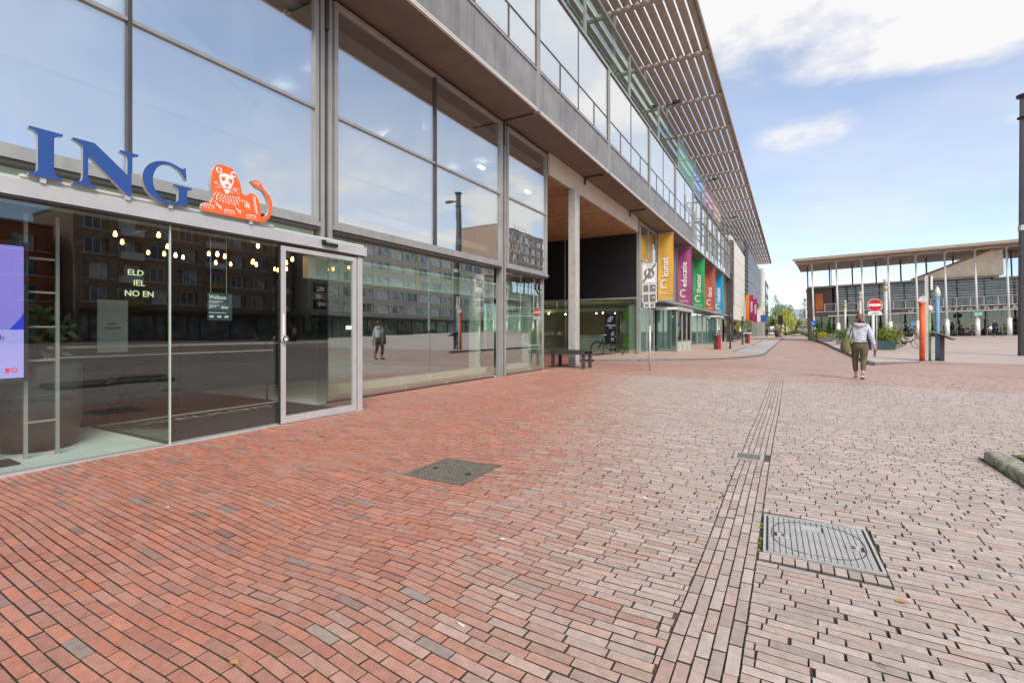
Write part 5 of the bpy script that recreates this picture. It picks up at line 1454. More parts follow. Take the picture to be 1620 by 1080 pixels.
for k in range(7):
    x = 18.1 + k * 1.4
    m_ = local('mullion', tw, M['libbrown'], MB().box(x, x + .1, 5.9, 6.1, 6.3, 9.35))
    local('pane', tw, M['towerglass'], MB().box(x + .1, x + 1.4, 5.98, 6.02, 6.3, 9.35))
rg_ = MB()
for r_ in (1.25, .62): rg_.ring((21.6, 5.9, 7.9), EX, EZ, r_, .14, 28, 6)
local('ring_motif', tw, M['liborange'], rg_)
local('exit_sign', lib, mat('green_sign', (.02, .35, .20), .5), MB().box(14.65, 15.4, -.26, -.23, 2.02, 2.45))
local('exit_pictogram', lib, M['emblemwhite'], MB().obox((14.75, -.262, 2.1), (15.3, -.262, 2.37), .01, .07).obox((14.75, -.262, 2.37), (15.3, -.262, 2.1), .01, .07))
local('notice_panel', lib, M['liborange'], MB().box(19.3, 21.3, 3.40, 3.43, 1.55, 2.3))
for x in (9.9, 11.0): local('window_poster', lib, mat('sky_blue_print', (.18, .42, .62), .5), MB().box(x, x + .5, 3.42, 3.44, 1.2, 1.85))

def at_depth(px_, d):
    l = (px_ - 810) / 770; s, c = math.sin(TH), math.cos(TH)
    return (-s + c * l) * d, (c + s * l) * d
def gp(px_, py_):
    """the ground point of the library plaza seen at a place in the picture"""
    s, c = math.sin(TH), math.cos(TH); l = (px_ - 810) / 770; u = (523.3 - py_) / 770
    z = 0.0
    for _ in range(30):
        k = (z - CAMH) / u; x, y = (-s + c * l) * k, (c + s * l) * k
        z = .5 * z + .5 * plaza_z(x, min(y, 84))
    return x, y, z
bk = make_bicycle('bicycle', (0, 0, -50), 0, M['bikeblack'], 'bicycles parked in front of the library')
n_ = 0
spots_l = [5.6, 6.3, 7.2, 8.1, 9.2, 9.9, 11.2, 12.0, 13.2, 13.9, 14.8, 17.9, 18.6, 19.4, 20.6]
for i, x in enumerate(spots_l):
    wx = 2.5 + x; wy = 70.5 + 1.9 + random.uniform(-.2, .2); wz = .40 + x * math.sin(R(1.7)) + .02
    o = bk if i == 0 else copy_tree(bk)
    o.location = (wx, wy, wz); o.rotation_euler = (0, 0, R(90 + random.uniform(-25, 25)))
    o['label'] = ORD[i] + ' bicycle from the left in the row parked under the library canopy'
    recolour(o, random.choice([M['bikeblack'], M['bikeblack'], M['bikeblue'], M['bikered']]))

# ================================================================== PLAZA FURNITURE
x, y, z = gp(1401, 552.5)
t = thing('light_column', 'thick round grey light column behind the no entry sign', 'light column', (x, y, z))
part('shaft', t, M['steel'], lambda b: b.cyl(x, y, z - .05, z + 3.6, .11).cyl(x, y, z + 3.95, z + 4.35, .11))
part('lantern', t, mat('amber_lens', (.55, .42, .22), .4), lambda b: b.cyl(x, y, z + 3.6, z + 3.95, .10))
def light_col(px_, py_, top, label, r=.10):
    x, y, z = gp(px_, py_)
    d = -math.sin(TH) * x + math.cos(TH) * y
    h = CAMH + (523.3 - top) / 770 * d - z
    t = thing('light_column', label, 'light column', (x, y, z))
    part('shaft', t, M['steel'], lambda b: b.cyl(x, y, z - .05, z + h * .82, r).cyl(x, y, z + h * .92, z + h, r))
    part('lantern', t, M['lens2'], lambda b: b.cyl(x, y, z + h * .82, z + h * .92, r * .9))
M['lens2'] = mat('amber_lens_plain', (.55, .42, .22), .4)
light_col(1337, 541, 475, 'slim grey light column left of the walking woman')
light_col(1361, 541, 461, 'grey light column straight behind the walking woman')
light_col(1313, 533, 490, 'short distant grey column between the planters', .09)
x0_, y0_, z0_ = gp(1384, 554)
t = thing('no_entry_sign', 'round red no entry sign with white bar and small plate beneath', 'sign', (x0_, y0_, z0_))
d0 = -math.sin(TH) * x0_ + math.cos(TH) * y0_
def zz_(py_): return CAMH + (523.3 - py_) / 770 * d0
part('pole', t, M['libwhite'], lambda b: b.cyl(x0_ - .08, y0_ + .05, z0_ - .05, zz_(492), .075))
part('pole', t, M['steel'], lambda b: b.cyl(x0_ + .09, y0_ + .05, z0_ - .05, zz_(486), .03))
cxs = x0_; rr = .385
M['signred'] = mat('traffic_sign_red', (.60, .012, .022), .4)
part('disc', t, M['emblemwhite'], lambda b: b.prism(blobp(cxs, zz_(482.5), rr, rr, 32), (0, y0_ - .01, 0), EX, EZ, .012))
part('red_field', t, M['signred'], lambda b: b.prism(blobp(cxs, zz_(482.5), rr * .94, rr * .94, 32), (0, y0_ - .0225, 0), EX, EZ, .003))
part('white_bar', t, M['emblemwhite'], lambda b: b.box(cxs - rr * .8, cxs + rr * .8, y0_ - .029, y0_ - .026, zz_(482.5) - .065, zz_(482.5) + .075))
part('sub_plate', t, M['emblemwhite'], lambda b: b.box(cxs - .33, cxs + .33, y0_ - .02, y0_, zz_(498.5), zz_(492.3)))
part('sub_plate_print', t, M['signgrey'], lambda b: b.box(cxs - .2, cxs + .2, y0_ - .024, y0_ - .021, zz_(496.5), zz_(495.7)).box(cxs - .12, cxs + .12, y0_ - .024, y0_ - .021, zz_(494.8), zz_(494)))
# wayfinding group
M['wayorange'] = mat('orange_pole_paint', (.68, .11, .02), .55, 0, .12, 6, stain=.35); M['wayblue'] = mat('blue_pole_paint', (.13, .31, .45), .55, 0, .12, 6, stain=.35); M['waygreen'] = mat('green_pole_paint', (.12, .26, .10), .45); M['waydark'] = mat('aubergine_post_paint', (.045, .025, .03), .5)
M['clearhead'] = mat('pale_lens', (.60, .58, .55), .25)
x, y, z = gp(1458.8, 571)
t = thing('marker_pole', 'thick orange marker pole with a round glass head, leftmost of the plaza poles', 'marker pole', (x, y, z))
part('shaft', t, M['wayorange'], lambda b: b.cyl(x, y, z - .05, z + 2.30, .092, n=16))
part('clip', t, M['wayorange'], lambda b: b.lathe(x - .02, y, [(.095, z + 2.24), (.075, z + 2.34), (.14, z + 2.42)], 14))
part('head', t, M['clearhead'], lambda b: b.tube([(x + .03, y - .05, z + 2.52), (x + .03, y + .05, z + 2.52)], .15, 20))
x, y, z = gp(1466, 571)
t = thing('marker_pole', 'tall slim grey marker pole with a flat flag plate at its top', 'marker pole', (x, y, z))
part('shaft', t, M['steel'], lambda b: b.box(x - .06, x + .06, y, y + .12, z - .05, z + 3.5))
part('flag', t, M['waydark'], lambda b: b.box(x + .07, x + .12, y - .02, y + .3, z + 2.9, z + 3.5)); part('flag_edge', t, M['libwhite'], lambda b: b.box(x + .121, x + .19, y - .02, y + .3, z + 2.92, z + 3.48))
x, y, z = gp(1470.2, 570.5)
t = thing('marker_pole', 'green marker pole with a small pale round head', 'marker pole', (x, y, z))
part('shaft', t, M['waygreen'], lambda b: b.cyl(x, y, z - .05, z + 2.02, .06, n=14)); part('head', t, M['clearhead'], lambda b: b.ball((x, y, z + 2.16), .12, .12, .14))
x, y, z = gp(1483, 570.5)
t = thing('marker_pole', 'sky blue marker pole with a pointed clear tip', 'marker pole', (x, y, z))
part('shaft', t, M['wayblue'], lambda b: b.cyl(x, y, z - .05, z + 2.58, .073, n=14)); part('tip', t, M['clearhead'], lambda b: b.lathe(x, y, [(.05, z + 2.58), (.11, z + 2.74), (.09, z + 2.9), (.02, z + 3.07)], 12))
x, y, z = gp(1490.6, 571)
t = thing('information_lectern', 'dark post carrying a tilted information board beside the blue pole', 'lectern', (x, y, z))
part('post', t, M['waydark'], lambda b: b.box(x - .065, x + .065, y - .05, y + .05, z - .05, z + 1.02))
part('board', t, M['waydark'], lambda b: b.obox((x - .28, y - .0, z + 1.14), (x + .34, y + .0, z + .88), .6, .04))
part('face', t, mat('faded_map_print', (.42, .36, .33), .5, 0, .2, 6), lambda b: b.obox((x - .40, y - .22, z + 1.22), (x + .08, y - .22, z + 1.03), .30, .02))
for o_ in [q_ for q_ in COL.objects if q_.name.split('.')[0] == 'marker_pole']:
    x, y, z = o_.location
    part('base_plate', o_, M['darkmetal'], lambda b: b.cyl(x, y, z - .02, z + .015, .17, n=16))
# dark mast at the right edge
x, y, z = gp(1621.2, 562.5)
M['mast'] = mat('dark_mast_paint', (.045, .042, .045), .5, .2, .1, 2)
t = thing('lamp_mast', 'tall dark square mast at the right edge of the view', 'mast', (x, y, z))
part('shaft', t, M['mast'], lambda b: b.add([(x + sx * w, y + sy * w, zz) for zz, w in ((z - .05, .19), (z + 12.2, .14)) for sx, sy in ((-1, -1), (1, -1), (1, 1), (-1, 1))], [(0, 1, 5, 4), (1, 2, 6, 5), (2, 3, 7, 6), (3, 0, 4, 7), (4, 5, 6, 7)]))
part('collar', t, M['mast'], lambda b: b.cyl(x, y, z + 12.2, z + 12.3, .30).cyl(x, y, z + 11.2, z + 11.26, .27))
part('band', t, M['steel'], lambda b: b.box(x - .185, x + .185, y - .185, y + .185, z + 5.9, z + 6.15))
part('lamp_arm', t, M['mast'], lambda b: b.obox((x, y, z + 11.6), (x + .9, y, z + 11.7), .1, .1).box(x + .7, x + 1.2, y - .15, y + .15, z + 11.6, z + 11.75))

# parked bicycles by the planter
for i, (px_, py_, mm, lab) in enumerate(((1443, 551, 'bikewhite', 'pale bicycle parked beside the round shrub, foremost of two'), (1449, 548, 'bikered', 'maroon bicycle parked just behind the pale one on the plaza'))):
    x, y, z = gp(px_ - 8, py_)
    if i == 0: bb_ = make_bicycle(lab, (x, y, z), R(-14), M['bikewhite'], 'bicycles beside the plaza planter')
    else:
        o = copy_tree(bb_, (x, y, z), R(-6), lab); recolour(o, M[mm])
# planters and shrubs
def leaf_mat(name, c, c2): return mat(name, c, .55, 0, .1, 3, col2=c2, spec=.3)
M['lf_yel'] = leaf_mat('yellow_green_leaf', (.30, .33, .045), (.12, .17, .02))
M['lf_mid'] = leaf_mat('mid_green_leaf', (.14, .22, .045), (.06, .11, .02))
M['lf_dark'] = leaf_mat('dark_conifer_leaf', (.055, .11, .03), (.02, .045, .012))
M['lf_gold'] = leaf_mat('golden_leaf', (.50, .40, .03), (.28, .22, .02))
M['lf_willow'] = leaf_mat('willow_leaf', (.50, .50, .10), (.30, .34, .06))
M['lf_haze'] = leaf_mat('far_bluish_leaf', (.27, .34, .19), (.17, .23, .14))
M['bark'] = mat('bark', (.12, .09, .065), .9, 0, .3, 8, bump=.5)
M['tub'] = mat('teal_planter', (.05, .10, .105), .6); M['tubgrey'] = mat('grey_planter', (.20, .19, .185), .7); M['tubred'] = mat('maroon_planter', (.14, .03, .035), .6)
def shrub(parent, c, rx, rz, n, s, m, shape='ball', name='foliage'):
    b = MB()
    for _ in range(n):
        u = random.random() ** .4; a = random.uniform(0, 2 * PI); w = random.uniform(-1, 1)
        if shape == 'cone':
            h = random.random() ** 1.3; r = rx * (1 - h) * (.55 + .45 * random.random()) + .02; p = Vector((c[0] + r * math.cos(a), c[1] + r * math.sin(a), c[2] - rz + 2 * rz * h))
        else:
            q = math.sqrt(1 - w * w) * u * (1 + .22 * math.sin(3 * a + 5 * w)); p = Vector((c[0] + rx * q * math.cos(a), c[1] + rx * q * math.sin(a), c[2] + rz * w * u))
        d = Vector((random.gauss(0, 1), random.gauss(0, 1), random.gauss(.3, 1))).normalized(); v = d.cross(Vector((random.gauss(0, 1), random.gauss(0, 1), random.gauss(0, 1)))).normalized()
        ss = s * random.uniform(.6, 1.3)
        b.add([p - d * ss, p + v * ss * .6, p + d * ss, p - v * ss * .6], [(0, 1, 2, 3)])
    return b.build(name, m, parent)
def planter(label, px_, py_, w, h, tubm, plants):
    if py_ < 100: x, y = at_depth(px_, py_); z = plaza_z(x, y)
    else: x, y, z = gp(px_, py_)
    t = thing('planter', label, 'planter', (x, y, z))
    part('tub', t, tubm, lambda b: b.add([(x + sx * q, y + .3 + sy * q, zz) for zz, q in ((z - .03, w * .45), (z + h, w * .5)) for sx, sy in ((-1, -1), (1, -1), (1, 1), (-1, 1))], [(0, 1, 5, 4), (1, 2, 6, 5), (2, 3, 7, 6), (3, 0, 4, 7), (4, 5, 6, 7)]))
    for dx, dz, rx, rz, n, s, m, shp in plants:
        shrub(t, (x + dx, y + .3, z + h + dz), rx, rz, n, s, M[m], shp)
    return t
planter('teal tub with a full yellow green shrub and a conifer behind the light column', 1396, 553, 1.3, .55, M['tub'], ((.30, .22, .76, .70, 1500, .06, 'lf_yel', 'ball'), (-.25, .25, .5, .45, 600, .05, 'lf_mid', 'ball'), (-.42, .85, .42, 1.05, 1200, .05, 'lf_dark', 'cone')))
planter('planter with a rounded dark green bush just left of the woman', 1334, 40, .9, .35, M['tubgrey'], ((0, .3, .6, .5, 600, .06, 'lf_mid', 'ball'),))
planter('planter with a golden flowering bush along the plaza kerb', 1309, 47, 1.0, .35, M['tubgrey'], ((-.3, .25, .55, .35, 500, .05, 'lf_gold', 'ball'), (.5, .1, .5, .4, 300, .06, 'lf_haze', 'ball')))
planter('planter with conical conifers and dark shrubs behind the golden bush', 1306, 52, 1.4, .4, M['tubgrey'], ((-.75, .3, .7, .6, 700, .08, 'lf_mid', 'ball'), (.35, .75, .55, 1.05, 900, .07, 'lf_dark', 'cone'), (1.3, .3, .7, .55, 600, .08, 'lf_mid', 'ball')))
planter('farthest kerb planter of dark shrubs beside the blue round sign', 1297, 55, 1.4, .4, M['tubgrey'], ((0, .7, .8, 1.1, 700, .08, 'lf_dark', 'ball'),))
planter('large planter of mixed green shrubs behind the walking woman', 1374, 37, 1.2, .4, M['tubgrey'], ((-1.2, .45, .55, .6, 600, .06, 'lf_mid', 'ball'), (.6, .3, .5, .5, 500, .06, 'lf_yel', 'ball')))
x, y, z = 2.42, 69.6, .36
t = thing('traffic_sign', 'blue round traffic sign on a thin pole at the library corner', 'sign', (x, y, z))
part('pole', t, M['libwhite'], lambda b: b.cyl(x, y, z - .2, z + 2.6, .05)); part('plate', t, M['signblue'], lambda b: b.prism(blobp(x - .05, z + 1.75, .38, .38, 20), (0, y - .06, 0), EX, EZ, .03)); part('arrow', t, M['emblemwhite'], lambda b: b.obox((x - .2, y - .1, z + 1.9), (x + .05, y - .1, z + 1.6), .01, .1))

# ================================================================== PEOPLE
def skin_mesh(joints, edges, root, sub=2):
    """a continuous tapered body grown round a skeleton; joints: name -> (position, rx, ry)"""
    names = list(joints); ix_ = {n: i for i, n in enumerate(names)}
    me = bpy.data.meshes.new('figure')
    me.from_pydata([joints[n][0] for n in names], [(ix_[a], ix_[b]) for a, b in edges], [])
    o = bpy.data.objects.new('figure', me); COL.objects.link(o)
    o.modifiers.new('Skin', 'SKIN')
    for n in names:
        sv = me.skin_vertices[0].data[ix_[n]]
        sv.radius = (joints[n][1], joints[n][2]); sv.use_root = (n == root)
    o.modifiers['Skin'].use_smooth_shade = True
    s = o.modifiers.new('Sub', 'SUBSURF'); s.levels = sub; s.render_levels = sub
    dg = bpy.context.evaluated_depsgraph_get()
    r = bpy.data.meshes.new_from_object(o.evaluated_get(dg))
    bpy.data.objects.remove(o); bpy.data.meshes.remove(me)
    return r
def merge(me, b):
    """adds the faces collected in b to a mesh"""
    v = [tuple(p.co) for p in me.vertices]; f = [tuple(p.vertices) for p in me.polygons]; n = len(v)
    o = bpy.data.meshes.new('figure'); o.from_pydata(v + b.v, [], f + [tuple(i + n for i in q) for q in b.f])
    o.polygons.foreach_set('use_smooth', [True] * len(o.polygons)); bpy.data.meshes.remove(me)
    return o
M['skin'] = mat('skin', (.52, .30, .215), .55, 0, .06, 6)
def lerp(a, b, t): return tuple(a[i] + (b[i] - a[i]) * t for i in range(3))
def hand(b, w, d, s=1.0):
    """palm, four fingers and a thumb hanging from the wrist w towards d, slightly curled"""
    w = Vector(w); d = Vector(d).normalized(); sd = Vector((0, 1, 0)); sd = (sd - d * sd.dot(d)).normalized(); nn = d.cross(sd)
    b.tube([w, w + d * .035, w + d * .085], [.024 * s, .032 * s, .034 * s], 8)
    for k, L in enumerate((.062, .074, .070, .055)):
        p = w + d * .085 + sd * (.027 - .018 * k)
        b.tube([p, p + d * L * .55 + nn * .006, p + d * L * .95 + nn * .022], [.009, .0085, .006], 6)
    p = w + d * .035 + sd * .026
    b.tube([p, p + d * .035 + sd * .022, p + d * .066 + sd * .022 + nn * .012], [.011, .010, .007], 6)
def person(label, loc, rz, H, top_m, leg_m, hair_m, shoe_m, stride=.14, long_coat=False, pose='walk', group=None):
    s = H / 1.68
    root = None
    st = stride
    J = {'pelvis': ((0, 0, .93), .125, .105), 'waist': ((0, .0, 1.08), .105, .085), 'chest': ((0, .01, 1.26), .135, .095), 'neckb': ((0, .015, 1.41), .06, .06), 'neck': ((0, .03, 1.47), .047, .05)}
    E_ = [('pelvis', 'waist'), ('waist', 'chest'), ('chest', 'neckb'), ('neckb', 'neck')]
    arms = {'L': [(-.165, .0, 1.37), (-.245, -.06, 1.13), (-.20, .08, .93)], 'R': [(.165, .0, 1.37), (.245, -.03, 1.11), (.30, -.02, .88)]}
    legs = {'L': [(-.085, .0, .88), (-.095, st * .9, .50), (-.075, st * .75, .10)], 'R': [(.085, 0, .88), (.085, -st * .05, .49), (.06, -st * 1.2, .14)]}
    for sd in 'LR':
        a = arms[sd]; l = legs[sd]
        J['sh' + sd] = (a[0], .058, .055); J['el' + sd] = (a[1], .042, .042); J['wr' + sd] = (a[2], .028, .028)
        J['hip' + sd] = (l[0], .088, .088); J['kn' + sd] = (l[1], .058, .058); J['an' + sd] = (l[2], .037, .037)
        E_ += [('chest', 'sh' + sd), ('sh' + sd, 'el' + sd), ('el' + sd, 'wr' + sd), ('pelvis', 'hip' + sd), ('hip' + sd, 'kn' + sd), ('kn' + sd, 'an' + sd)]
    body = skin_mesh(J, E_, 'pelvis', 2)
    b = MB()
    # head with brow, nose, chin, ears and eyes
    hc = Vector((0, .045, 1.565)); n, m = 18, 14; vs_ = []
    for i in range(m + 1):
        t_ = PI * i / m
        for k in range(n):
            a = 2 * PI * k / n
            d = Vector((math.sin(t_) * math.cos(a), math.sin(t_) * math.sin(a), math.cos(t_)))
            r = Vector((.074 * d.x, .094 * d.y, .112 * d.z))
            if d.z < -.2: r.x *= 1 + .35 * (d.z + .2); r.y *= 1 + (.08 if d.y > 0 else .35) * (d.z + .2)
            if d.y > .9 and abs(d.x) < .22 and -.35 < d.z < .1: r.y += .018
            if d.y > .7 and .02 < d.z < .3 and .2 < abs(d.x) < .6: r.y -= .007
            vs_.append(hc + r)
    b.add(vs_, [(i * n + k, (i + 1) * n + k, (i + 1) * n + (k + 1) % n, i * n + (k + 1) % n) for i in range(m) for k in range(n)], True)
    for sx in (-1, 1):
        b.ball((sx * .076, .04, 1.56), .012, .02, .032, 8, 6); b.ball((sx * .03, .128, 1.572), .012, .008, .008, 8, 6)
    b.ball((0, .132, 1.51), .024, .008, .007, 8, 5)
    for sd in 'LR': hand(b, arms[sd][2], Vector(arms[sd][2]) - Vector(arms[sd][1]))
    body = merge(body, b); body.materials.append(M['skin'])
    o = bpy.data.objects.new('person', body); COL.objects.link(o); o.location = loc; o.rotation_euler = (0, 0, rz); o.scale = (s, s, s)
    tag(o, label, 'person', group)
    # trousers
    T = {'pelvis': ((0, -.015, .93), .158, .135), 'waist': ((0, -.005, 1.04), .135, .11)}
    TE = [('pelvis', 'waist')]
    for sd in 'LR':
        l = legs[sd]
        T['hip' + sd] = ((l[0][0] * 1.05, -.02, .84), .112, .115); T['mid' + sd] = (lerp(l[0], l[1], .5), .095, .098); T['kn' + sd] = (l[1], .072, .074); T['an' + sd] = (lerp(l[1], l[2], .80), .056, .058)
        TE += [('pelvis', 'hip' + sd), ('hip' + sd, 'mid' + sd), ('mid' + sd, 'kn' + sd), ('kn' + sd, 'an' + sd)]
    tm = skin_mesh(T, TE, 'pelvis', 2); tm.materials.append(leg_m); local('trousers', o, leg_m, tm)
    U = {'hem': ((0, 0, .97 if not long_coat else .72), .172, .14), 'waist': ((0, .0, 1.10), .155, .125), 'chest': ((0, .0, 1.27), .168, .125), 'collar': ((0, .01, 1.42), .085, .08)}
    UE = [('hem', 'waist'), ('waist', 'chest'), ('chest', 'collar')]
    for sd in 'LR':
        a = arms[sd]
        U['sh' + sd] = ((a[0][0], a[0][1], 1.355), .082, .08); U['el' + sd] = (a[1], .068, .066); U['wr' + sd] = (lerp(a[1], a[2], .86), .05, .05); U['cuff' + sd] = (lerp(a[1], a[2], .97), .04, .04)
        UE += [('chest', 'sh' + sd), ('sh' + sd, 'el' + sd), ('el' + sd, 'wr' + sd), ('wr' + sd, 'cuff' + sd)]
    um = skin_mesh(U, UE, 'waist', 2)
    hb = MB()
    if not long_coat:   # hood lying on the back
        hb.tube([(-.11, .03, 1.43), (-.10, -.06, 1.42), (0, -.115, 1.385), (.10, -.06, 1.42), (.11, .03, 1.43)], [.03, .048, .058, .048, .03], 10)
        for z_, r_ in ((.965, .012),): hb.ring((0, 0, z_), (1, 0, 0), (0, .82, 0), .17, r_, 24, 6)
    um = merge(um, hb); um.materials.append(top_m); local('hoodie' if not long_coat else 'coat', o, top_m, um)
    # shoes
    for sd in 'LR':
        an = legs[sd][2]; sh = MB(); up_ = .05 if sd == 'R' else 0
        hx_, hy_, hz = an[0], an[1], (an[2] - .10)
        sh.tube([(hx_, hy_ - .06, .045 + hz + up_), (hx_, hy_ - .01, .055 + hz + up_ * .7), (hx_, hy_ + .09, .045 + hz * .5), (hx_, hy_ + .17, .034 + hz * .2)], [.034, .046, .046, .028], 10)
        so = local('shoe', o, shoe_m, sh)
        local('sole', so, M['white'], MB().obox((hx_, hy_ - .09, .012 + hz + up_), (hx_, hy_ + .19, .012 + hz * .1), .085, .022))
    hr = MB()
    hr.ball((0, .02, 1.60), .088, .102, .095, 16, 10, .03).ball((0, -.045, 1.555), .075, .06, .09, 12, 8, .05)
    local('hair', o, hair_m, hr)
    return o
M['hoodie'] = mat('pale_grey_fleece', (.50, .51, .56), .9, 0, .12, 9, bump=1.0, bscale=16)
M['olive'] = mat('olive_cotton', (.125, .10, .055), .85, 0, .2, 9, bump=1.0, bscale=18)
M['hairbrown'] = mat('chestnut_hair', (.15, .075, .035), .6, 0, .3, 30)
M['shoe'] = mat('taupe_trainers', (.26, .21, .18), .7)
M['bagolive'] = mat('olive_canvas_bag', (.16, .135, .06), .85, 0, .15, 10, bump=.3, bscale=80)
wx_, wy_ = 1.54, 15.38
woman = person('woman seen from behind in pale grey hoodie and olive trousers walking down the road', (wx_, wy_, 0.0), R(-4), 1.68, M['hoodie'], M['olive'], M['hairbrown'], M['shoe'])
# ponytail strands falling on the left and right of the neck
pt = MB()
pt.tube([(-.02, -.07, 1.60), (.05, -.10, 1.50), (.11, -.07, 1.42), (.135, -.05, 1.33)], [.035, .038, .028, .01], 8)
pt.tube([(-.02, -.07, 1.58), (-.08, -.06, 1.47), (-.13, -.02, 1.40), (-.16, .03, 1.34)], [.03, .03, .022, .008], 8)
local('ponytail', woman, M['hairbrown'], pt)
t = thing('shoulder_bag', 'slouchy olive canvas bag hanging from the left shoulder of the walking woman', 'bag', (wx_ - .27, wy_ - .05, .9))
bx, by = wx_ - .285, wy_ - .02
part('pouch', t, M['bagolive'], lambda b: b.tube([(bx + .03, by, .66), (bx + .0, by, .70), (bx - .02, by, .80), (bx - .01, by, .95), (bx + .03, by, 1.10), (bx + .07, by, 1.22)], [.05, .10, .118, .105, .07, .025], 14))
part('strap', t, M['bagolive'], lambda b: b.tube([(bx + .03, by + .06, 1.08), (bx + .10, by + .08, 1.32), (bx + .135, by + .01, 1.445), (bx + .125, by - .08, 1.34), (bx + .04, by - .07, 1.08)], .017, 6))
t = thing('paper_cup', 'slim brown bottle held low in the right hand of the walking woman', 'bottle', (wx_ + .33, wy_, .7))
part('body', t, mat('amber_bottle', (.20, .10, .05), .4), lambda b: b.lathe(wx_ + .318, wy_ + .0, [(.025, .60), (.027, .62), (.027, .74), (.012, .79), (.012, .83)], 10))
t.name = 'bottle'
M['navy'] = mat('navy_coat', (.02, .03, .075), .8); M['darkcloth'] = mat('dark_trousers', (.02, .02, .025), .85); M['hairred'] = mat('auburn_hair', (.20, .07, .03), .6); M['blackshoe'] = mat('black_shoes', (.015, .015, .015), .5)
x, y = at_depth(1573, 49); z = plaza_z(x, y)
person('distant person in a navy coat crossing the plaza before the library', (x, y, z + .05), R(150), 1.68, M['navy'], M['darkcloth'], M['hairred'], M['blackshoe'], .10, True)
t = thing('white_bag', 'white bag carried by the distant person in the navy coat', 'bag', (x - .3, y - .1, z + .7))
part('pouch', t, M['white'], lambda b: b.tube([(x - .34, y - .1, z + .78), (x - .32, y - .1, z + .88), (x - .28, y - .1, z + 1.08)], [.13, .16, .05], 10)); part('strap', t, M['white'], lambda b: b.tube([(x - .28, y - .1, z + 1.05), (x - .17, y, z + 1.40)], .015, 5))
person('distant person in dark clothes walking on the left sidewalk', (-3.8, 100, KZ), R(10), 1.72, M['darkcloth'], M['darkcloth'], M['hairbrown'], M['blackshoe'], .14)
person('person in a dark jacket strolling on the far side of the square', (30, 30, 0), R(60), 1.75, M['darkcloth'], M['navy'], M['hairbrown'], M['blackshoe'], .16)
person('person in grey walking past the shops across the square', (27.5, 28.6, 0), R(60), 1.7, M['hoodie'], M['darkcloth'], M['hairbrown'], M['blackshoe'], .16)

# ================================================================== BUILDINGS ACROSS THE SQUARE, SEEN IN THE GLASS
M['flatbrick'] = mat('grey_brown_brickwork', (.62, .53, .42), .85, 0, .15, 3)
M['flatbrick2'] = mat('dark_brickwork', (.36, .245, .18), .85, 0, .2, 3)
M['flatorange'] = mat('orange_render', (.40, .12, .05), .8, 0, .1, 1)
M['flatglass'] = mat('flat_window_glass', (.33, .38, .40), .15, 0, .5, .6, spec=.8)
M['flatyellow'] = mat('yellow_balcony_panel', (.45, .33, .09), .6)
M['flatcurtain'] = mat('net_curtain_window', (.62, .62, .58), .3, 0, .2, 1.2, spec=.7); M['flatdark'] = mat('dark_flat_window', (.07, .08, .09), .1, 0, .4, .8, spec=.8)
def flat_block(name, label, x, y0, y1, nst, sh, wallm, bay, shop_h=4.2, ww=2.0, balcony=False, canopy=True):
    t = thing(name, label, 'apartment block', (x, (y0 + y1) / 2, 0))
    H_ = shop_h + nst * sh
    boxpart('wall', t, wallm, x + .3, x + 14, y0, y1, 0, H_ + .6)
    n = int((y1 - y0) / bay)
    for j in range(nst + 1):      # storey bands and piers stand proud of the recessed windows
        z = shop_h + j * sh
        boxpart('storey_band', t, wallm, x - .02, x + .299, y0, y1, z - .55, z + .55)
    for i in range(n + 1):
        boxpart('pier', t, wallm, x, x + .299, y0 + i * bay - .45, y0 + i * bay + .45, shop_h + .551, H_ - .551)
    for j in range(nst):
        boxpart('sill_band', t, M['trim'], x - .12, x - .021, y0, y1, shop_h + j * sh + .42, shop_h + j * sh + .56)
    fm = MB()
    hw, hh = ww / 2, (sh - 1.1) / 2
    for q in ((-hw, -hw + .09, -hh, hh), (hw - .09, hw, -hh, hh), (-hw + .09, hw - .09, -hh, -hh + .09), (-hw + .09, hw - .09, hh - .09, hh), (-.045, .045, -hh + .09, hh - .09)): fm.box(-.06, .06, *q)
    fmm = fm.mesh('window', M['white']); gms = [MB().box(-.02, .0, -hw + .09, hw - .09, -hh + .09, hh - .09).mesh('pane', M[q_]) for q_ in ('flatglass', 'flatcurtain', 'flatdark')]
    for j in range(nst):
        for i in range(n):
            w = bpy.data.objects.new('window', fmm); COL.objects.link(w); w.parent = t; w.matrix_parent_inverse = wmat(t).inverted()
            w.location = (x + .22, y0 + (i + .5) * bay + random.choice((-.3, 0, .3)), shop_h + (j + .5) * sh)
            p = bpy.data.objects.new('pane', random.choice(gms)); COL.objects.link(p); p.parent = w
            if balcony and i % 3 == 1:
                boxpart('balcony', t, M['flatyellow'] if (i + j) % 4 == 1 else M['white'], x - .9, x - .03, y0 + i * bay + .5, y0 + (i + 1) * bay - .5, shop_h + j * sh + .1, shop_h + j * sh + 1.0)
    for i in range(int((y1 - y0) / 4)):
        a = y0 + i * 4
        boxpart('shop_window', t, M['flatglass'], x + .2, x + .299, a + .3, a + 3.7, .3, shop_h - 1.0)
    if canopy:
        boxpart('canopy', t, M['taupe_dark'], x - 3.0, x - .03, y0, y1, shop_h - .75, shop_h - .35)
        for i in range(int((y1 - y0) / 4) + 1): boxpart('canopy_post', t, M['taupe_dark'], x - 2.9, x - 2.7, y0 + i * 4 - .1, y0 + i * 4 + .1, 0, shop_h - .75)
    boxpart('roof_edge', t, M['taupe'], x - .3, x + 14, y0 - .1, y1 + .1, H_ + .6, H_ + .85)
    return t
flat_block('apartment_block', 'long grey brown brick apartment block mirrored in the shop windows', 57, 53, 116, 5, 2.85, M['flatbrick'], 4.2, ww=2.9)
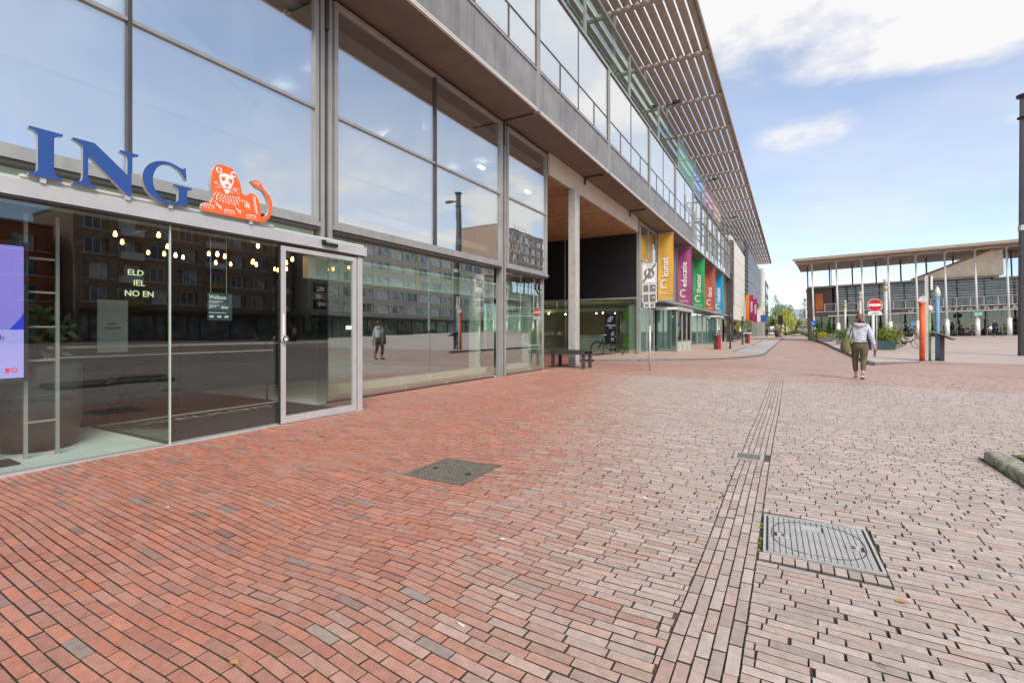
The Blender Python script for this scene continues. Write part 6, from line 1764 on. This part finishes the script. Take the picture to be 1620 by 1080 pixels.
flat_block('apartment_block', 'dark brick apartment block with balconies mirrored in the entrance glass', 60, 24, 52, 4, 2.9, M['flatbrick2'], 3.4, balcony=True, ww=1.7)
flat_block('apartment_block', 'orange rendered block mirrored at the left of the entrance glass', 64, -14, 23, 3, 2.9, M['flatorange'], 3.0, ww=2.2)
flat_block('apartment_block', 'tall dark tower block mirrored in the corner window', 58, 117, 146, 9, 2.95, M['flatbrick2'], 4.0)
random.seed(77)
# cafe terrace across the square, as the glass shows it
for k, (x, y) in enumerate(((50, 62), (50, 70), (50, 78), (48, 40), (48, 47))):
    t = thing('planter', ORD[k] + ' dark trough of green shrubs on the terrace mirrored in the glass', 'planter', (x, y, 0), 'terrace planters across the square')
    boxpart('tub', t, M['tubgrey'], x - .4, x + .4, y - 2, y + 2, 0, .6)
    shrub(t, (x, y - 1, 1.0), .7, .5, 220, .12, M['lf_mid']); shrub(t, (x, y + 1, 1.0), .7, .5, 220, .12, M['lf_mid'])

# ================================================================== TREES AND THINGS AT THE END OF THE STREET
def tree(name, label, x, y, h, rx, m, kind='round', n=1400, s=.22, trunk_h=.35, trunk_r=.16):
    t = thing(name, label, 'tree', (x, y, 0))
    tb = MB(); top_ = (x + random.uniform(-.2, .2), y, h * .8)
    tb.tube([(x, y, -.05), (x + .05, y, h * .3), lerp((x, y, h * .3), top_, .6), top_], [trunk_r, trunk_r * .8, trunk_r * .5, trunk_r * .15], 8)
    for k in range(9):
        a = k * 2.4; z0 = h * (trunk_h + .05 * k); q = rx * (.75 if kind != 'poplar' else .35)
        tb.tube([(x, y, z0), (x + q * .5 * math.cos(a), y + q * .5 * math.sin(a), z0 + h * .10), (x + q * math.cos(a), y + q * math.sin(a), z0 + h * (.14 if kind != 'willow' else .06))], [trunk_r * .4, trunk_r * .25, trunk_r * .08], 6)
    tb.build('trunk', M['bark'], t)
    b = MB()
    cl = []
    for k in range(26):
        a = random.uniform(0, 2 * PI); w = random.uniform(-1, 1); u = random.uniform(.35, 1)
        cl.append((x + rx * u * math.sqrt(1 - w * w) * math.cos(a), y + rx * u * math.sqrt(1 - w * w) * math.sin(a), h * (trunk_h + 1) / 2 + (h * (1 - trunk_h) / 2) * w * u, random.uniform(.25, .42) * rx))
    for k in range(n):
        if kind == 'willow':
            a = random.uniform(0, 2 * PI); r = rx * math.sqrt(random.random()); top_z = h * (1 - .35 * (r / rx) ** 2.2) * (.9 + .1 * math.sin(5 * a + 3 * r)); z = top_z - random.random() ** 1.5 * (top_z - h * .06) * (.45 + .55 * r / rx)
            p = Vector((x + r * math.cos(a), y + r * math.sin(a), z)); d = Vector((random.gauss(0, .25), random.gauss(0, .25), -1)).normalized()
        elif kind == 'poplar':
            q = random.random(); a = random.uniform(0, 2 * PI); r = rx * (math.sin(PI * min(1, q * .9 + .08)) ** .7) * math.sqrt(random.random())
            p = Vector((x + r * math.cos(a), y + r * math.sin(a), h * (.12 + .88 * q))); d = Vector((math.cos(a) * .3, math.sin(a) * .3, 1)).normalized()
        else:
            c = random.choice(cl); v = Vector((random.gauss(0, 1), random.gauss(0, 1), random.gauss(0, 1))).normalized() * c[3] * random.random() ** .4
            p = Vector(c[:3]) + v; d = Vector((random.gauss(0, 1), random.gauss(0, 1), random.gauss(0, .7))).normalized()
        v = d.cross(Vector((random.gauss(0, 1), random.gauss(0, 1), random.gauss(0, 1)))).normalized(); ss = s * random.uniform(.6, 1.4)
        e1 = 1.8 if kind == 'willow' else 1.0
        b.add([p - d * ss * e1, p + v * ss * .5, p + d * ss * e1, p - v * ss * .5], [(0, 1, 2, 3)])
    b.build('crown', m, t)
tree('willow_tree', 'bright yellow green weeping willow closing the end of the street', -1.25, 150, 7.4, 2.6, M['lf_willow'], 'willow', 3000, .14)
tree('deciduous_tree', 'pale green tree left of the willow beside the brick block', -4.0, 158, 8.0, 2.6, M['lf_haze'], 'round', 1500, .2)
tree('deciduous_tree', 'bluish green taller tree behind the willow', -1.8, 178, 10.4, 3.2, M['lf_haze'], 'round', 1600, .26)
tree('poplar_tree', 'thin leafless looking poplar rising left above the willow', -4.6, 190, 13.6, 1.5, leaf_mat('bare_twig', (.24, .20, .16), (.16, .13, .11)), 'poplar', 900, .16)
tree('poplar_tree', 'pair of thin poplars rising over the low roofs right of the willow', 3.9, 190, 12.2, 1.7, leaf_mat('bare_twig_pale', (.25, .24, .17), (.17, .16, .11)), 'poplar', 900, .16)
tree('deciduous_tree', 'small green tree right of the willow before the low roofs', 1.3, 165, 5.2, 1.8, M['lf_mid'], 'round', 900, .18)
tree('deciduous_tree', 'low yellowish tree beside the library corner at the street end', 5.2, 160, 5.4, 2.0, M['lf_willow'], 'round', 900, .18)
tree('deciduous_tree', 'dark green tree low behind the far left planters', -5.2, 152, 4.6, 2.0, M['lf_mid'], 'round', 900, .18)
tree('deciduous_tree', 'wide green tree far behind the low roofs', 7.5, 186, 7.2, 4.0, M['lf_mid'], 'round', 1200, .25)
hedge = thing('hedge', 'low clipped hedge across the end of the street', 'hedge', (0, 156, 0))
for k in range(14): shrub(hedge, (-9 + k * 1.5, 156 + random.uniform(-.5, .5), .6), 1.1, .8, 260, .16, M['lf_mid'] if k % 3 else M['lf_haze'])
t = thing('house', 'low house with a pale grey roof beyond the trees', 'house', (4.5, 175, 0))
M['roofgrey'] = mat('grey_roof_tiles', (.30, .28, .26), .8); M['housewall'] = mat('buff_house_wall', (.38, .32, .26), .85)
boxpart('wall', t, M['housewall'], 2.2, 9, 174, 182, 0, 2.8)
part('roof', t, M['roofgrey'], lambda b: b.add([(1.6, 173.4, 2.8), (9.6, 173.4, 2.8), (9.6, 182.6, 2.8), (1.6, 182.6, 2.8), (2.6, 178, 5.2), (8.6, 178, 5.2)], [(0, 1, 5, 4), (1, 2, 5), (2, 3, 4, 5), (3, 0, 4), (3, 2, 1, 0)]))
for k in range(4): boxpart('window', t, M['flatglass'], 2.8 + k * 1.5, 3.8 + k * 1.5, 173.95, 173.99, 1.0, 2.2)
t = thing('office_block', 'far pale blue grey office block above the low roofs', 'building', (2.2, 240, 0))
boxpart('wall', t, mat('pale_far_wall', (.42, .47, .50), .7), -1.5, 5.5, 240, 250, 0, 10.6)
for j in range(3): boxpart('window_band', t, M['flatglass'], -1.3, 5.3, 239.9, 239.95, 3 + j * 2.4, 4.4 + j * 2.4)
# cars
M['carsilver'] = mat('silver_car_paint', (.42, .43, .44), .3, .5); M['carblue'] = mat('blue_grey_car_paint', (.08, .10, .15), .3, .4); M['carwhite'] = mat('white_car_paint', (.65, .65, .64), .3)
M['carglass'] = mat('car_window', (.02, .025, .03), .08, 0, .1, 2, spec=.8)
def car(label, x, y, m):
    t = thing('parked_car', label, 'car', (x, y, 0), 'cars parked across the end of the street')
    def sec(yy, pr): return [(x + a, yy, z) for a, z in pr]
    pr = [(-2.1, .35), (-2.15, .62), (-2.0, .82), (-1.15, .92), (1.5, .92), (2.05, .85), (2.15, .6), (2.1, .35)]
    b = MB(); n = len(pr); b.add(sec(y - .85, pr) + sec(y + .85, pr), [tuple(range(n)), tuple(reversed(range(n, 2 * n)))] + [(i, n + i, n + (i + 1) % n, (i + 1) % n) for i in range(n)]); b.build('body', m, t)
    pc = [(-1.2, .92), (-.55, 1.42), (.7, 1.45), (1.55, .92)]
    b = MB(); n = 4; b.add(sec(y - .78, pc) + sec(y + .78, pc), [tuple(range(n)), tuple(reversed(range(n, 2 * n)))] + [(i, n + i, n + (i + 1) % n, (i + 1) % n) for i in range(n)]); b.build('cabin', M['carglass'], t)
    boxpart('roof', t, m, x - .56, x + .72, y - .74, y + .74, 1.43, 1.48)
    for wx in (-1.3, 1.3):
        for wy in (-.8, .8):
            w = part('wheel', t, M['rubber'], lambda b: b.tube([(x + wx, y + wy - .1, .32), (x + wx, y + wy + .1, .32)], .32, 14)); part('rim', w, M['chrome'], lambda b: b.tube([(x + wx, y + wy - .11, .32), (x + wx, y + wy - .101, .32)], .19, 12))
    for s_ in (-.6, .6): boxpart('headlight', t, M['white'], x - 2.16, x - 2.1, y + s_ - .15, y + s_ + .15, .62, .75)
car('silver car parked across the end of the street, nearest the library', 5.3, 147, M['carsilver'])
car('dark blue grey car parked left of the silver one', .9 + .0, 150.5, M['carblue'])
car('white car parked at the far left beneath the willow', -3.9, 147.5, M['carwhite'])
t = thing('planter', 'round tub with a dark conical shrub standing in the middle of the far road', 'planter', (1.05, 130, 0))
part('tub', t, M['white'], lambda b: b.lathe(1.05, 130, [(.7, 0), (.9, .5), (.95, .55)], 16)); shrub(t, (1.05, 130, 1.0), 1.1, .55, 600, .14, M['lf_mid']); shrub(t, (1.05, 130, 1.7), .5, .8, 400, .1, M['lf_dark'], 'cone')
t = thing('planter', 'maroon tub of pale shrubs on the far left sidewalk', 'planter', (-2.3, 106, KZ))
part('tub', t, M['tubred'], lambda b: b.lathe(-2.3, 106, [(.3, KZ), (.5, .9), (.55, 1.3)], 14)); shrub(t, (-2.3, 106, 1.5), .9, .35, 400, .1, M['lf_haze'])
t = thing('planter', 'grey tub of brown twigs beside the maroon tub', 'planter', (-1.6, 104, KZ))
part('tub', t, M['tubgrey'], lambda b: b.lathe(-1.7, 104, [(.3, KZ), (.4, .6)], 14)); shrub(t, (-1.7, 104, 1.4), .5, .9, 300, .1, leaf_mat('straw_twig', (.35, .27, .14), (.2, .15, .08)))
t = thing('traffic_light', 'dark traffic light box on a pole before the willow', 'traffic light', (-1.95, 118, 0))
boxpart('housing', t, M['rubber'], -2.4, -1.5, 118, 118.2, 2.5, 4.6); boxpart('pole', t, M['darkmetal'], -2.02, -1.9, 118.21, 118.33, 0, 4.6)
# scraps lying on the bricks
M['paper'] = mat('paper_scrap', (.70, .68, .64), .8); M['deadleaf'] = mat('dry_leaf', (.38, .22, .08), .8)
def gz(px_, py_):
    l = (px_ - 810) / 770; u = (523.3 - py_) / 770; s, c = math.sin(TH), math.cos(TH); k = -CAMH / u
    return (-s + c * l) * k, (c + s * l) * k
for px_, py_, r_, mm, lab in ((1020, 789, .022, 'paper', 'crumpled white paper scrap on the grey bricks right of the iron manhole cover'), (729, 992, .02, 'paper', 'slim white cigarette end on the red bricks at the bottom centre'), (795, 856, .014, 'paper', 'tiny white scrap among the mossy joints'), (1427, 953, .026, 'deadleaf', 'dry brown leaf below the silvery manhole cover'), (265, 802, .016, 'paper', 'tiny white scrap on the red bricks at the left'), (371, 1050, .02, 'deadleaf', 'small dry leaf on the red bricks at the lower left')):
    x, y = gz(px_, py_); z = float(undul(np.float64(x), np.float64(y))) + .004
    if 'cigarette' in lab: o = MB().tube([(x - .025, y, z + .002), (x + .025, y - .012, z + .002)], .004, 6).build('cigarette_end', M[mm])
    else: o = MB().add([(x - r_, y - r_ * .4, z), (x + r_ * .2, y - r_ * .6, z + .004), (x + r_, y + r_ * .2, z + .001), (x + r_ * .1, y + r_ * .6, z + .007), (x - r_ * .7, y + r_ * .4, z + .003), (x, y, z + .001), (x, y, z - .002)], [(5, 0, 1), (5, 1, 2), (5, 2, 3), (5, 3, 4), (5, 4, 0), (6, 1, 0), (6, 2, 1), (6, 3, 2), (6, 4, 3), (6, 0, 4)]).build('paper_scrap' if mm == 'paper' else 'fallen_leaf', M[mm])
    tag(o, lab, 'litter' if mm == 'paper' else 'leaf')
